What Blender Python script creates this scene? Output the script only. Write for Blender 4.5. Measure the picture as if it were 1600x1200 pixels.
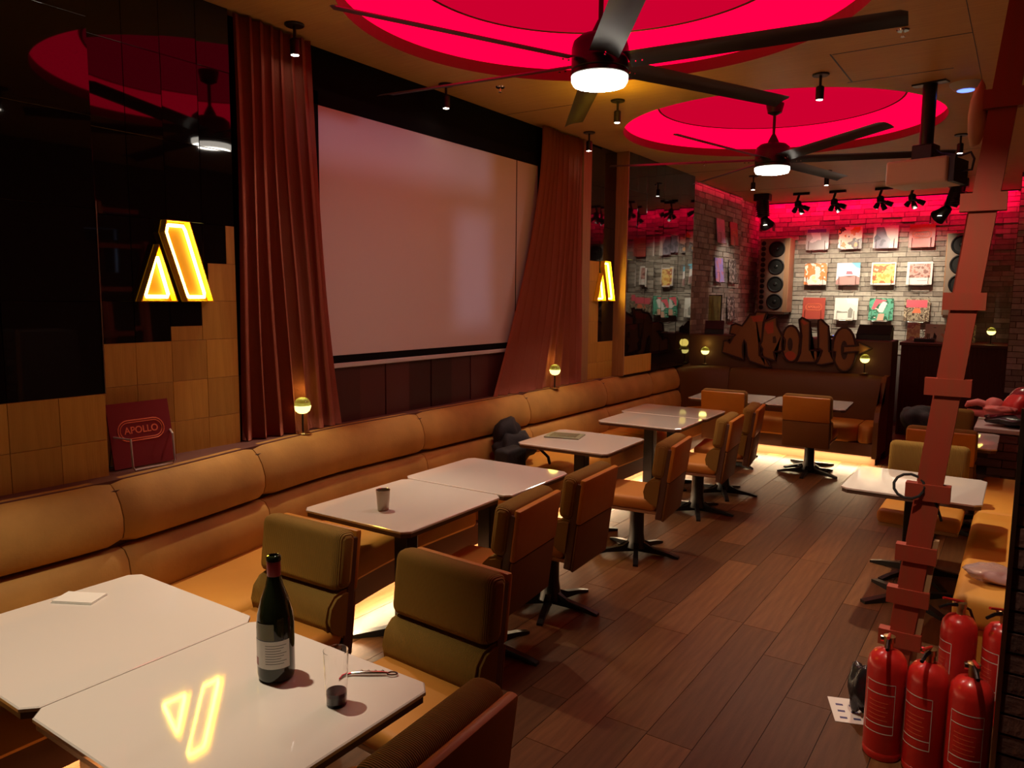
import bpy, bmesh, math, random
from mathutils import Vector, Matrix
random.seed(7)
PI = math.pi
sc = bpy.context.scene
for o in list(bpy.data.objects): bpy.data.objects.remove(o)
COL = sc.collection

# ------------------------------------------------------------------ camera, world, exposure
cam_d = bpy.data.cameras.new('camera'); cam = bpy.data.objects.new('camera', cam_d); COL.objects.link(cam)
cam_d.sensor_width = 36.0; cam_d.lens = 1180.0 / 1600.0 * 36.0; cam_d.clip_start = 0.05
RT = (0.82786724, 0.56082712, 0.01042994); UP = (-0.07299999, 0.08928591, 0.99332725); FW = (-0.55615361, 0.82310447, -0.11485725)
cam.matrix_world = Matrix(((RT[0], UP[0], -FW[0], 0), (RT[1], UP[1], -FW[1], 0), (RT[2], UP[2], -FW[2], 1.8), (0, 0, 0, 1)))
sc.camera = cam
w = bpy.data.worlds.new('world'); sc.world = w; w.use_nodes = True
w.node_tree.nodes['Background'].inputs[0].default_value = (0.30, 0.20, 0.15, 1)
w.node_tree.nodes['Background'].inputs[1].default_value = 0.012
sc.view_settings.view_transform = 'Standard'; sc.view_settings.look = 'None'
sc.view_settings.exposure = 0.0; sc.view_settings.gamma = 1.0; sc.view_settings.use_curve_mapping = False

# light levels in one place
L_FAN = 46.0        # fan lamp discs (emission strength)
L_PEND = 120.0       # pendant spots (W)
L_KICK = 14.0       # LED strips below the seats (W per metre)
L_DOME = 2.0       # red recess glow put into the surface, replacing hidden LEDs (emission strength)
L_WASH = 8.0       # red LED strip along the back wall (W per metre)
L_WALLSPOT = 105.0   # spots on the record wall (W)
L_NEON = 40.0
L_COOL_SPOT = 300.0     # added cool spot outside the opening in the right wall (W)
WARM = (1.0, 0.72, 0.42); NEUT = (1.0, 0.86, 0.70); RED = (1.0, 0.0, 0.055)

# ------------------------------------------------------------------ materials
M = {}
def sock(n, *names):
    for k in names:
        if k in n.inputs: return n.inputs[k]
def mat(name, col, rough=0.5, metal=0.0, spec=0.5, emit=None, estr=0.0, coat=0.0, sheen=0.0, trans=0.0, alpha=1.0,
        var=None, vscale=6.0, vstretch=(1, 1, 1), bump=0.0, bscale=40.0, bstretch=(1, 1, 1), rnd=0.0, ior=1.45, coords='Object', wave=None):
    m = bpy.data.materials.new(name); m.use_nodes = True; nt = m.node_tree; b = nt.nodes['Principled BSDF']
    b.inputs['Base Color'].default_value = (*col, 1); b.inputs['Roughness'].default_value = rough; b.inputs['Metallic'].default_value = metal
    sock(b, 'Specular IOR Level', 'Specular').default_value = spec; b.inputs['IOR'].default_value = ior
    if coat: sock(b, 'Coat Weight').default_value = coat; sock(b, 'Coat Roughness').default_value = 0.04
    if sheen:
        sock(b, 'Sheen Weight').default_value = sheen; sock(b, 'Sheen Roughness').default_value = 0.4
        sock(b, 'Sheen Tint').default_value = (min(1, col[0] * 2.2), min(1, col[1] * 2.2), min(1, col[2] * 2.2), 1)
    if trans: sock(b, 'Transmission Weight').default_value = trans
    if alpha < 1: b.inputs['Alpha'].default_value = alpha
    if emit: sock(b, 'Emission Color').default_value = (*emit, 1); sock(b, 'Emission Strength').default_value = estr
    tc = None
    def mapping(st):
        nonlocal tc
        if tc is None: tc = nt.nodes.new('ShaderNodeTexCoord')
        mp = nt.nodes.new('ShaderNodeMapping'); mp.inputs['Scale'].default_value = st
        nt.links.new(tc.outputs[coords], mp.inputs['Vector']); return mp
    colsock = None
    if var:
        n = nt.nodes.new('ShaderNodeTexNoise'); n.inputs['Scale'].default_value = vscale; n.inputs['Detail'].default_value = 5
        nt.links.new(mapping(vstretch).outputs[0], n.inputs['Vector'])
        r = nt.nodes.new('ShaderNodeValToRGB'); r.color_ramp.elements[0].position = 0.32; r.color_ramp.elements[1].position = 0.68
        r.color_ramp.elements[0].color = (*col, 1); r.color_ramp.elements[1].color = (*var, 1)
        nt.links.new(n.outputs[0], r.inputs[0]); colsock = r.outputs[0]
    if rnd:
        oi = nt.nodes.new('ShaderNodeObjectInfo'); hs = nt.nodes.new('ShaderNodeHueSaturation')
        mr = nt.nodes.new('ShaderNodeMapRange'); mr.inputs['To Min'].default_value = 1 - rnd; mr.inputs['To Max'].default_value = 1 + rnd
        nt.links.new(oi.outputs['Random'], mr.inputs['Value']); nt.links.new(mr.outputs[0], hs.inputs['Value'])
        if colsock: nt.links.new(colsock, hs.inputs['Color'])
        else: hs.inputs['Color'].default_value = (*col, 1)
        colsock = hs.outputs[0]
    if colsock: nt.links.new(colsock, b.inputs['Base Color'])
    if wave:      # fine parallel ribs: (axis vector scale, distance)
        wt = nt.nodes.new('ShaderNodeTexWave'); wt.inputs['Scale'].default_value = wave[0]; wt.bands_direction = wave[2]
        nt.links.new(mapping((1, 1, 1)).outputs[0], wt.inputs['Vector'])
        bp = nt.nodes.new('ShaderNodeBump'); bp.inputs['Strength'].default_value = wave[1]; bp.inputs['Distance'].default_value = 0.004
        nt.links.new(wt.outputs[1], bp.inputs['Height']); nt.links.new(bp.outputs[0], b.inputs['Normal'])
    elif bump:
        n = nt.nodes.new('ShaderNodeTexNoise'); n.inputs['Scale'].default_value = bscale; n.inputs['Detail'].default_value = 4
        nt.links.new(mapping(bstretch).outputs[0], n.inputs['Vector'])
        bp = nt.nodes.new('ShaderNodeBump'); bp.inputs['Strength'].default_value = bump; bp.inputs['Distance'].default_value = 0.01
        nt.links.new(n.outputs[0], bp.inputs['Height']); nt.links.new(bp.outputs[0], b.inputs['Normal'])
    M[name] = m; return m
def emat(name, col, strength):
    m = bpy.data.materials.new(name); m.use_nodes = True; nt = m.node_tree
    nt.nodes.remove(nt.nodes['Principled BSDF']); e = nt.nodes.new('ShaderNodeEmission')
    e.inputs[0].default_value = (*col, 1); e.inputs[1].default_value = strength
    nt.links.new(e.outputs[0], nt.nodes['Material Output'].inputs[0]); M[name] = m; return m
def art(name, cols, scale=3.0, seed=0.0, detail=3.0, rough=0.3, stretch=(1, 1, 1)):
    m = bpy.data.materials.new(name); m.use_nodes = True; nt = m.node_tree; b = nt.nodes['Principled BSDF']
    b.inputs['Roughness'].default_value = rough
    tc = nt.nodes.new('ShaderNodeTexCoord'); mp = nt.nodes.new('ShaderNodeMapping'); mp.inputs['Location'].default_value = (seed, seed * 1.7, seed * 0.6)
    mp.inputs['Scale'].default_value = stretch
    n = nt.nodes.new('ShaderNodeTexNoise'); n.inputs['Scale'].default_value = scale; n.inputs['Detail'].default_value = detail
    r = nt.nodes.new('ShaderNodeValToRGB'); r.color_ramp.interpolation = 'CONSTANT'
    while len(r.color_ramp.elements) < len(cols): r.color_ramp.elements.new(0.5)
    for i, c in enumerate(cols):
        r.color_ramp.elements[i].position = 0.0 if i == 0 else 0.36 + 0.30 * (i - 0.5) / (len(cols) - 1); r.color_ramp.elements[i].color = (*c, 1)
    nt.links.new(tc.outputs['Object'], mp.inputs[0]); nt.links.new(mp.outputs[0], n.inputs['Vector'])
    nt.links.new(n.outputs[0], r.inputs[0]); nt.links.new(r.outputs[0], b.inputs['Base Color']); M[name] = m; return m

mat('floor_wood', (0.095, 0.038, 0.012), 0.42, spec=0.3, var=(0.15, 0.065, 0.024), vscale=3.0, vstretch=(14, 1.0, 1), bump=0.12, bscale=30, bstretch=(10, 1, 1), rnd=0.38)
mat('floor_base', (0.03, 0.018, 0.012), 0.8)
mat('ceiling_wood', (0.50, 0.27, 0.085), 0.55, var=(0.58, 0.33, 0.11), vscale=5, vstretch=(1.0, 26, 1), bump=0.1, bscale=20, bstretch=(1, 20, 1))
mat('black_wall', (0.005, 0.004, 0.004), 0.95, spec=0.1)
mat('dark_plaster', (0.05, 0.03, 0.025), 0.8)
mat('glass_black', (0.006, 0.005, 0.005), 0.03, spec=0.75, rnd=0.2)
mat('tile_wood', (0.44, 0.235, 0.03), 0.5, var=(0.54, 0.30, 0.045), vscale=4, vstretch=(8, 8, 0.7), bump=0.15, bscale=18, bstretch=(8, 8, 0.6), rnd=0.14)
mat('veneer', (0.26, 0.135, 0.05), 0.45, var=(0.33, 0.18, 0.07), vscale=5, vstretch=(12, 12, 0.8))
mat('metal_trim', (0.55, 0.48, 0.36), 0.25, metal=1.0)
mat('chrome', (0.8, 0.78, 0.75), 0.12, metal=1.0)
mat('red_cloth', (0.46, 0.14, 0.085), 0.9, spec=0.1, sheen=0.08, bump=0.2, bscale=120)
mat('screen_white', (0.55, 0.44, 0.42), 0.7)
mat('screen_bar', (0.50, 0.44, 0.42), 0.4)
mat('black_satin', (0.012, 0.011, 0.011), 0.4)
mat('black_metal', (0.015, 0.014, 0.014), 0.32, metal=0.3)
mat('maroon_board', (0.055, 0.014, 0.012), 0.4, rnd=0.45)
mat('ledge_wood', (0.11, 0.04, 0.03), 0.5, var=(0.14, 0.055, 0.038), vscale=6)
mat('velvet', (0.34, 0.175, 0.038), 0.75, sheen=0.2, var=(0.47, 0.25, 0.055), vscale=4, bump=0.1, bscale=60)
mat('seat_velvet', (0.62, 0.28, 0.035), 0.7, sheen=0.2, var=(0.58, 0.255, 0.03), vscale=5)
mat('plinth_wood', (0.20, 0.09, 0.04), 0.5)
mat('partition_skin', (0.085, 0.032, 0.014), 0.6)
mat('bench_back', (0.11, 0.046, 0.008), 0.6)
mat('rib_wood', (0.12, 0.05, 0.032), 0.5, wave=(26, 0.9, 'X'))
mat('corduroy', (0.23, 0.13, 0.018), 0.85, sheen=0.4, wave=(55, 0.7, 'X'))
mat('leather_tan', (0.52, 0.205, 0.017), 0.5, var=(0.46, 0.18, 0.014), vscale=8)
mat('leather_brown', (0.17, 0.072, 0.012), 0.55)
mat('seat_tan', (0.48, 0.20, 0.028), 0.6, sheen=0.2)
mat('chair_frame', (0.10, 0.05, 0.03), 0.45)
mat('seat_board', (0.34, 0.20, 0.10), 0.5)
mat('table_white', (0.74, 0.69, 0.62), 0.06, spec=0.6, coat=0.8)
mat('table_edge', (0.10, 0.055, 0.035), 0.45)
mat('fan_black', (0.02, 0.018, 0.017), 0.4, metal=0.2)
mat('fan_blade', (0.045, 0.042, 0.036), 0.33, metal=0.5)
mat('dome_rim', (0.13, 0.02, 0.02), 0.6)
mat('dome_line', (0.12, 0.0, 0.01), 0.6)
emat('dome_glow', (1.0, 0.0, 0.033), L_DOME)  # cove surface emits by itself, standing in for LEDs behind the rim
emat('dome_centre', (1.0, 0.0, 0.045), L_DOME * 0.30)  # weaker emission makes the disc look less lit than the cove
emat('fan_lamp', (1.0, 0.90, 0.76), L_FAN)
emat('fan_lamp_rim', (1.0, 0.90, 0.76), 6.0)
emat('lens', (1.0, 0.88, 0.72), 30.0)
emat('neon', (1.0, 0.66, 0.06), L_NEON)
mat('neon_body', (0.10, 0.035, 0.0), 0.6, emit=(1.0, 0.36, 0.0), estr=0.15)
mat('neon_side', (0.85, 0.55, 0.02), 0.5)
emat('led_warm', (1.0, 0.76, 0.45), 9.0)
emat('led_red', (1.0, 0.0, 0.06), 3.0)
emat('led_blue', (0.12, 0.2, 1.0), 3.0)
emat('lamp_glow', (1.0, 0.82, 0.22), 3.0)
mat('lamp_glass', (0.45, 0.5, 0.12), 0.08, trans=0.7, alpha=0.85)
mat('grout', (0.20, 0.17, 0.15), 0.9)
mat('brick_red', (0.11, 0.045, 0.035), 0.85, var=(0.16, 0.07, 0.055), vscale=8, rnd=0.3, bump=0.4, bscale=30)
mat('grout_dark', (0.05, 0.03, 0.026), 0.9)
mat('spk_wood', (0.42, 0.23, 0.12), 0.5, var=(0.36, 0.19, 0.10), vscale=5, vstretch=(8, 8, 0.8))
mat('spk_face', (0.30, 0.21, 0.15), 0.6)
mat('rubber', (0.015, 0.015, 0.015), 0.55)
mat('cone', (0.02, 0.022, 0.02), 0.28)
mat('sleeve_red', (0.45, 0.075, 0.05), 0.35)
mat('sleeve_maroon', (0.22, 0.03, 0.035), 0.22)
mat('print_orange', (0.85, 0.20, 0.09), 0.5)
mat('print_white', (0.8, 0.78, 0.72), 0.5)
mat('paper', (0.75, 0.72, 0.66), 0.6)
mat('ink', (0.03, 0.03, 0.035), 0.6)
mat('ext_red', (0.60, 0.022, 0.018), 0.28, coat=0.3)
mat('brass', (0.45, 0.30, 0.12), 0.35, metal=0.8)
mat('ladder_red', (0.36, 0.042, 0.02), 0.6, var=(0.31, 0.055, 0.024), vscale=5, vstretch=(6, 6, 0.8))
mat('raw_wood', (0.48, 0.27, 0.13), 0.65, var=(0.40, 0.21, 0.10), vscale=6, vstretch=(6, 6, 0.8))
mat('bottle_glass', (0.012, 0.016, 0.006), 0.05, spec=0.7)
mat('bottle_light', (0.10, 0.085, 0.012), 0.08, spec=0.7)
mat('foil_red', (0.25, 0.02, 0.02), 0.35)
mat('clear_glass', (1, 1, 1), 0.0, trans=1.0, ior=1.3)
mat('wine', (0.03, 0.006, 0.006), 0.1)
mat('cup_metal', (0.35, 0.29, 0.22), 0.35, metal=0.6)
mat('coat_black', (0.012, 0.012, 0.015), 0.75, bump=0.6, bscale=14)
mat('poly_black', (0.02, 0.018, 0.022), 0.25, bump=0.8, bscale=16)
mat('poly_clear', (0.62, 0.5, 0.5), 0.12, alpha=0.55, bump=1.0, bscale=22)
mat('bag_red', (0.55, 0.03, 0.03), 0.4, bump=0.6, bscale=14)
mat('toy_pink', (0.62, 0.17, 0.16), 0.55)
mat('projector_white', (0.62, 0.46, 0.36), 0.45)
mat('white_plastic', (0.6, 0.56, 0.5), 0.45)
mat('graff_fill', (0.19, 0.085, 0.022), 0.7, var=(0.16, 0.065, 0.018), vscale=2.5)
mat('graff_red', (0.32, 0.05, 0.02), 0.7)
mat('graff_edge', (0.03, 0.010, 0.008), 0.7)
mat('navy', (0.05, 0.05, 0.16), 0.5)
mat('menu_sheet', (0.16, 0.18, 0.12), 0.2)
mat('menu_green', (0.28, 0.30, 0.20), 0.25)

# ------------------------------------------------------------------ mesh helpers
def box(bm, x0, x1, y0, y1, z0, z1):
    v = [bm.verts.new(p) for p in ((x0, y0, z0), (x1, y0, z0), (x1, y1, z0), (x0, y1, z0), (x0, y0, z1), (x1, y0, z1), (x1, y1, z1), (x0, y1, z1))]
    for f in ((0, 3, 2, 1), (4, 5, 6, 7), (0, 1, 5, 4), (1, 2, 6, 5), (2, 3, 7, 6), (3, 0, 4, 7)): bm.faces.new([v[i] for i in f])
    return v
def rbox(x0, x1, y0, y1, z0, z1, r=0.02, seg=3):
    bm = bmesh.new(); box(bm, x0, x1, y0, y1, z0, z1)
    bmesh.ops.bevel(bm, geom=bm.edges[:], offset=r, segments=seg, affect='EDGES', profile=0.5); return bm
def bxm(*a):
    bm = bmesh.new(); box(bm, *a); return bm
def lathe(prof, n=24, bm=None, c=(0, 0, 0), axis='Z'):
    bm = bm or bmesh.new(); rings = []
    def pt(r, h, a):
        x, y = r * math.cos(a), r * math.sin(a)
        p = {'Z': (x, y, h), 'Y': (x, h, y), 'X': (h, x, y)}[axis]
        return (p[0] + c[0], p[1] + c[1], p[2] + c[2])
    for r, h in prof: rings.append([bm.verts.new(pt(max(r, 1e-4), h, 2 * PI * k / n)) for k in range(n)])
    for a, b in zip(rings, rings[1:]):
        for k in range(n): bm.faces.new((a[k], a[(k + 1) % n], b[(k + 1) % n], b[k]))
    bm.faces.new(rings[0][::-1]); bm.faces.new(rings[-1])
    bmesh.ops.recalc_face_normals(bm, faces=bm.faces[:]); return bm
def tube(pts, r, n=8, bm=None, closed=False):
    bm = bm or bmesh.new(); P = [Vector(p) for p in pts]; rings = []; N = len(P)
    ref = None
    for i, p in enumerate(P):
        a = P[i - 1] if (i > 0 or closed) else p; b = P[(i + 1) % N] if (i < N - 1 or closed) else p
        t = (b - a).normalized()
        if ref is None: ref = t.orthogonal().normalized()
        u = (ref - t * ref.dot(t)); u = u.normalized() if u.length > 1e-6 else t.orthogonal().normalized()
        ref = u; v = t.cross(u); rr = r[i] if isinstance(r, (list, tuple)) else r
        rings.append([bm.verts.new(p + (u * math.cos(2 * PI * k / n) + v * math.sin(2 * PI * k / n)) * rr) for k in range(n)])
    for i in range(N if closed else N - 1):
        a, b = rings[i], rings[(i + 1) % N]
        for k in range(n): bm.faces.new((a[k], a[(k + 1) % n], b[(k + 1) % n], b[k]))
    if not closed: bm.faces.new(rings[0][::-1]); bm.faces.new(rings[-1])
    bmesh.ops.recalc_face_normals(bm, faces=bm.faces[:]); return bm
def prism(poly, a0, a1, plane='YZ', bm=None):
    """closed outline extruded along the remaining axis from a0 to a1"""
    bm = bm or bmesh.new()
    f = {'YZ': lambda p, a: (a, p[0], p[1]), 'XZ': lambda p, a: (p[0], a, p[1]), 'XY': lambda p, a: (p[0], p[1], a)}[plane]
    A = [bm.verts.new(f(p, a0)) for p in poly]; B = [bm.verts.new(f(p, a1)) for p in poly]; n = len(poly)
    fs = [bm.faces.new(A), bm.faces.new(B[::-1])]
    for k in range(n): bm.faces.new((A[k], A[(k + 1) % n], B[(k + 1) % n], B[k]))
    bmesh.ops.triangulate(bm, faces=fs); bmesh.ops.recalc_face_normals(bm, faces=bm.faces[:]); return bm
def inset(poly, d):
    """move each edge of a polygon inwards by d (either winding)"""
    n = len(poly); ar = sum(poly[i][0] * poly[(i + 1) % n][1] - poly[(i + 1) % n][0] * poly[i][1] for i in range(n))
    s = 1 if ar > 0 else -1; out = []
    for i in range(n):
        p0, p1, p2 = Vector(poly[i - 1]), Vector(poly[i]), Vector(poly[(i + 1) % n])
        e1 = (p1 - p0).normalized(); e2 = (p2 - p1).normalized()
        n1 = Vector((-e1.y, e1.x)) * s; n2 = Vector((-e2.y, e2.x)) * s; b = n1 + n2
        q = p1 + b.normalized() * d / max(0.5, math.sqrt(max(0.0, (1 + n1.dot(n2)) / 2)))
        out.append((q.x, q.y))
    return out
def blob(c, r, n=2, amp=0.25, seed=0, freq=3.0, flat=0.0):
    bm = bmesh.new(); bmesh.ops.create_icosphere(bm, subdivisions=n, radius=1.0)
    rd = random.Random(seed); ph = [(rd.uniform(0, 6), rd.uniform(0, 6), rd.uniform(0, 6), rd.uniform(1.5, freq)) for _ in range(5)]
    for v in bm.verts:
        k = 1 + amp * sum(math.sin(p[0] + v.co.x * p[3] * 2) * math.cos(p[1] + v.co.y * p[3] * 2) * math.sin(p[2] + v.co.z * p[3]) for p in ph) / 2
        v.co = Vector((v.co.x * r[0] * k, v.co.y * r[1] * k, max(v.co.z, -1 + flat) * r[2] * k)) + Vector(c)
    lo = min(v.co.z for v in bm.verts)
    for v in bm.verts: v.co.z += (c[2] - r[2] * (1 - flat)) - lo
    return bm
def obj(name, bm, m, parent=None, smooth=False, loc=None, rot=None):
    me = bpy.data.meshes.new(name); bm.to_mesh(me); bm.free()
    ms = m if isinstance(m, (list, tuple)) else [m]
    for k in ms: me.materials.append(M[k] if isinstance(k, str) else k)
    if smooth:
        for p in me.polygons: p.use_smooth = True
        if smooth != 'all': me.set_sharp_from_angle(angle=math.radians(38))
    o = bpy.data.objects.new(name, me); COL.objects.link(o)
    if parent: o.parent = parent
    if loc: o.location = loc
    if rot: o.rotation_euler = rot
    return o
def inst(o, loc=None, rot=None, parent=None, scale=None):
    c = o.copy(); COL.objects.link(c)
    if loc is not None: c.location = loc
    if rot is not None: c.rotation_euler = rot
    if scale is not None: c.scale = scale
    c.parent = parent if parent else o.parent; return c
def tag(o, label, cat, group=None, kind=None):
    o['label'] = label; o['category'] = cat
    if group: o['group'] = group
    if kind: o['kind'] = kind
    return o
def struct(o, label=None):
    o['kind'] = 'structure'
    if label: o['label'] = label
    return o
def thing(name, label, cat, loc=(0, 0, 0), rotz=0.0, group=None):
    o = bpy.data.objects.new(name, None); COL.objects.link(o); o.location = loc; o.rotation_euler = (0, 0, rotz); o.empty_display_size = 0.1
    return tag(o, label, cat, group)
def dup(root, loc, rotz, label, group=None):
    r = root.copy(); COL.objects.link(r); r.location = loc; r.rotation_euler = (0, 0, rotz); r['label'] = label
    if group: r['group'] = group
    for ch in list(root.children):
        c = ch.copy(); COL.objects.link(c); c.parent = r
        for g in ch.children:
            d = g.copy(); COL.objects.link(d); d.parent = c
    return r
def text_mesh(s, size, m, name, parent, loc, rot, extrude=0.001, width=1.0):
    cu = bpy.data.curves.new('t', 'FONT'); cu.body = s; cu.size = size; cu.align_x = 'CENTER'; cu.align_y = 'CENTER'; cu.extrude = extrude; cu.offset = size * 0.015
    t = bpy.data.objects.new('t', cu); COL.objects.link(t); bpy.context.view_layer.update()
    me = bpy.data.meshes.new_from_object(t.evaluated_get(bpy.context.evaluated_depsgraph_get()))
    bpy.data.objects.remove(t); bpy.data.curves.remove(cu); me.materials.clear(); me.materials.append(M[m]); me.name = name
    o = bpy.data.objects.new(name, me); COL.objects.link(o); o.parent = parent; o.location = loc; o.rotation_euler = rot; o.scale = (width, 1, 1); return o
def outline(polys, r, axis_y):
    bm = bmesh.new()
    for q in polys:
        pts = []
        for k in range(len(q)):
            a, c = Vector(q[k]), Vector(q[(k + 1) % len(q)]); m_ = max(1, int((c - a).length / 0.03))
            for s in range(m_): w_ = a.lerp(c, s / m_); pts.append((w_.x, axis_y, w_.y))
        tube(pts, r, 6, bm, closed=True)
    return bm
def spot(name, loc, target, watts, col, angle=70, blend=0.5, size=0.02, parent=None):
    l = bpy.data.lights.new(name, 'SPOT'); l.energy = watts; l.color = col; l.spot_size = math.radians(angle); l.spot_blend = blend; l.shadow_soft_size = size
    o = bpy.data.objects.new(name, l); COL.objects.link(o); o.location = loc
    o.rotation_euler = (Vector(target) - Vector(loc)).to_track_quat('-Z', 'Y').to_euler(); return o
def strip_light(name, a, b, width, normal, watts_m, col):
    a, b = Vector(a), Vector(b); L = (b - a).length
    l = bpy.data.lights.new(name, 'AREA'); l.shape = 'RECTANGLE'; l.size = L; l.size_y = width; l.energy = watts_m * L; l.color = col
    o = bpy.data.objects.new(name, l); COL.objects.link(o); o.location = (a + b) / 2
    x = (b - a).normalized(); z = -Vector(normal).normalized(); y = z.cross(x).normalized(); z = x.cross(y)
    o.rotation_euler = Matrix((x, y, z)).transposed().to_euler(); return o

# ================================================================== THE ROOM
CZ = 3.3
# floor: vinyl planks over a dark screed
floor = struct(obj('floor', bxm(-3.75, 1.35, -1.1, 12.55, -0.06, -0.004), 'floor_base'), 'brown wood plank floor of the lounge')
pm = {}
for L in (1.3, 0.9, 0.5):
    bm = bmesh.new(); box(bm, -0.0985, 0.0985, 0.0015, L - 0.0015, -0.004, 0.0)
    pm[L] = obj('plank', bm, 'floor_wood', floor)
first = {k: True for k in pm}
for c in range(23):
    x = -3.28 + c * 0.2; y = -1.05 - random.uniform(0, 0.9)
    while y < 11.3:
        L = 1.3 if y < 10.2 else 0.9
        if first[L]: o = pm[L]; first[L] = False
        else: o = inst(pm[L])
        o.location = (x, y, 0); y += L
if first[0.9]: pm[0.9].location = (-3.5, 11.0, 0)
pm[0.5].location = (-3.5, 11.9, 0)

# ceiling with two round openings
DOMES = [(-1.95, 3.66, 1.36), (-1.95, 7.0, 1.33)]
bm = bmesh.new(); es = []
def loop(pts):
    v = [bm.verts.new(p) for p in pts]
    for k in range(len(v)): es.append(bm.edges.new((v[k], v[(k + 1) % len(v)])))
loop([(-3.75, -1.1, CZ), (1.35, -1.1, CZ), (1.35, 12.55, CZ), (-3.75, 12.55, CZ)])
for cx, cy, r in DOMES: loop([(cx + r * math.cos(2 * PI * k / 96), cy + r * math.sin(2 * PI * k / 96), CZ) for k in range(96)])
bmesh.ops.triangle_fill(bm, use_beauty=True, edges=es)
for f in bm.faces:
    if f.normal.z > 0: f.normal_flip()
ceil = struct(obj('ceiling', bm, 'ceiling_wood'), 'wood veneer ceiling with two round openings')
def groove(x0, x1, y0, y1): obj('seam', bxm(x0, x1, y0, y1, CZ - 0.0015, CZ), 'black_satin', ceil)
groove(-3.7, -2.9, 5.33, 5.336); groove(-1.1, -0.36, 5.106, 5.116); groove(-1.14, -0.5, 5.80, 5.812); groove(-1.115, -1.105, 5.10, 5.80)
groove(-0.362, -0.358, -1, 11); groove(-3.7, -0.3, 10.75, 10.757); groove(-3.7, -0.3, 8.9, 8.905)
for y in (0.6,): groove(-3.7, -0.3, y, y + 0.006)

for i, (cx, cy, r) in enumerate(DOMES):
    t = thing('ceiling_dome', ['large red-lit round ceiling recess above the nearer fan', 'red-lit round ceiling recess above the farther fan'][i], 'light recess', (cx, cy, CZ), 0, 'red round ceiling recesses')
    def ring(prof):
        b = bmesh.new(); rs = [[b.verts.new((q * math.cos(2 * PI * k / 96), q * math.sin(2 * PI * k / 96), h)) for k in range(96)] for q, h in prof]
        for a, c in zip(rs, rs[1:]):
            for k in range(96): b.faces.new((a[k], a[(k + 1) % 96], c[(k + 1) % 96], c[k]))
        return b
    obj('rim', ring([(r, 0.0), (r, 0.075), (r + 0.03, 0.075)]), 'dome_rim', t)
    obj('glowing_cove', ring([(r + 0.03, 0.075), (r - 0.02, 0.13), (r - 0.12, 0.19), (r - 0.29, 0.235)]), 'dome_glow', t, True)
    obj('ring_line', ring([(r - 0.29, 0.235), (r - 0.30, 0.215), (r - 0.315, 0.22)]), 'dome_line', t)
    b = bmesh.new(); vs = [b.verts.new(((r - 0.315) * math.cos(2 * PI * k / 96), (r - 0.315) * math.sin(2 * PI * k / 96), 0.22)) for k in range(96)]; b.faces.new(vs)
    obj('centre_disc', b, 'dome_centre', t)

# ---- walls
WX = -3.70
wl = struct(obj('wall_left', bxm(-3.80, WX, -1.1, 12.6, 0, CZ + 0.5), 'black_wall'), 'black left wall carrying tiles, screen and curtains')
wb = struct(obj('wall_back', bxm(-3.8, 1.4, 12.55, 12.65, 0, CZ + 0.3), 'grout'), 'grey-beige brick back wall behind the records')
bm = bmesh.new()   # dark right wall; opening added and shaped to throw cool patches on the screen
for a in ((-1.1, 4.06, 0, CZ + 0.3), (4.77, 12.6, 0, CZ + 0.3), (4.06, 4.77, 0, 1.98), (4.06, 4.77, 2.47, CZ + 0.3), (4.06, 4.61, 1.98, 2.30)): box(bm, 1.35, 1.45, *a)
struct(obj('wall_right', bm, 'dark_plaster'), 'dark right wall')
wn = struct(obj('added_opening', bxm(1.38, 1.42, 4.06, 4.79, 2.285, 2.345), 'black_satin'), 'added opening with a crossbar, shaping cool light on the screen')  # crossbar added to split the cool light into patches
obj('frame', bxm(1.38, 1.42, 4.04, 4.07, 1.9, 2.47), 'black_satin', wn); obj('frame', bxm(1.38, 1.42, 4.768, 4.78, 1.9, 2.47), 'black_satin', wn)
spot('added_cool_spot', (4.0, 4.6, 2.2), (-3.65, 4.3, 2.2), L_COOL_SPOT, (0.55, 0.66, 1.0), 30, 0.2, 0.06)  # unseen spot added for the bluish patches on the screen
struct(obj('wall_front', bxm(-3.8, 1.4, -1.2, -1.1, 0, CZ + 0.3), 'dark_plaster'), 'dark wall behind the viewer')

# bricks with their own relief: one mesh, colour per brick from a face-corner attribute
def brick_mat(name, c1, c2, c3):
    m = bpy.data.materials.new(name); m.use_nodes = True; nt = m.node_tree; b = nt.nodes['Principled BSDF']; b.inputs['Roughness'].default_value = 0.85
    a = nt.nodes.new('ShaderNodeAttribute'); a.attribute_name = 'tone'; r = nt.nodes.new('ShaderNodeValToRGB')
    r.color_ramp.elements[0].color = (*c1, 1); r.color_ramp.elements[1].color = (*c3, 1); e = r.color_ramp.elements.new(0.5); e.color = (*c2, 1)
    n = nt.nodes.new('ShaderNodeTexNoise'); n.inputs['Scale'].default_value = 22; n.inputs['Detail'].default_value = 4
    mx = nt.nodes.new('ShaderNodeMix'); mx.data_type = 'RGBA'; mx.blend_type = 'MULTIPLY'; mx.inputs[0].default_value = 0.5
    bp = nt.nodes.new('ShaderNodeBump'); bp.inputs['Strength'].default_value = 0.5; bp.inputs['Distance'].default_value = 0.01
    tc = nt.nodes.new('ShaderNodeTexCoord'); nt.links.new(tc.outputs['Object'], n.inputs['Vector'])
    nt.links.new(a.outputs['Fac'], r.inputs[0]); nt.links.new(r.outputs[0], mx.inputs[6]); nt.links.new(n.outputs[0], mx.inputs[7]); nt.links.new(mx.outputs[2], b.inputs['Base Color'])
    nt.links.new(n.outputs[0], bp.inputs['Height']); nt.links.new(bp.outputs[0], b.inputs['Normal']); M[name] = m
brick_mat('brick_grey', (0.30, 0.25, 0.20), (0.48, 0.42, 0.34), (0.62, 0.56, 0.46))
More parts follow.
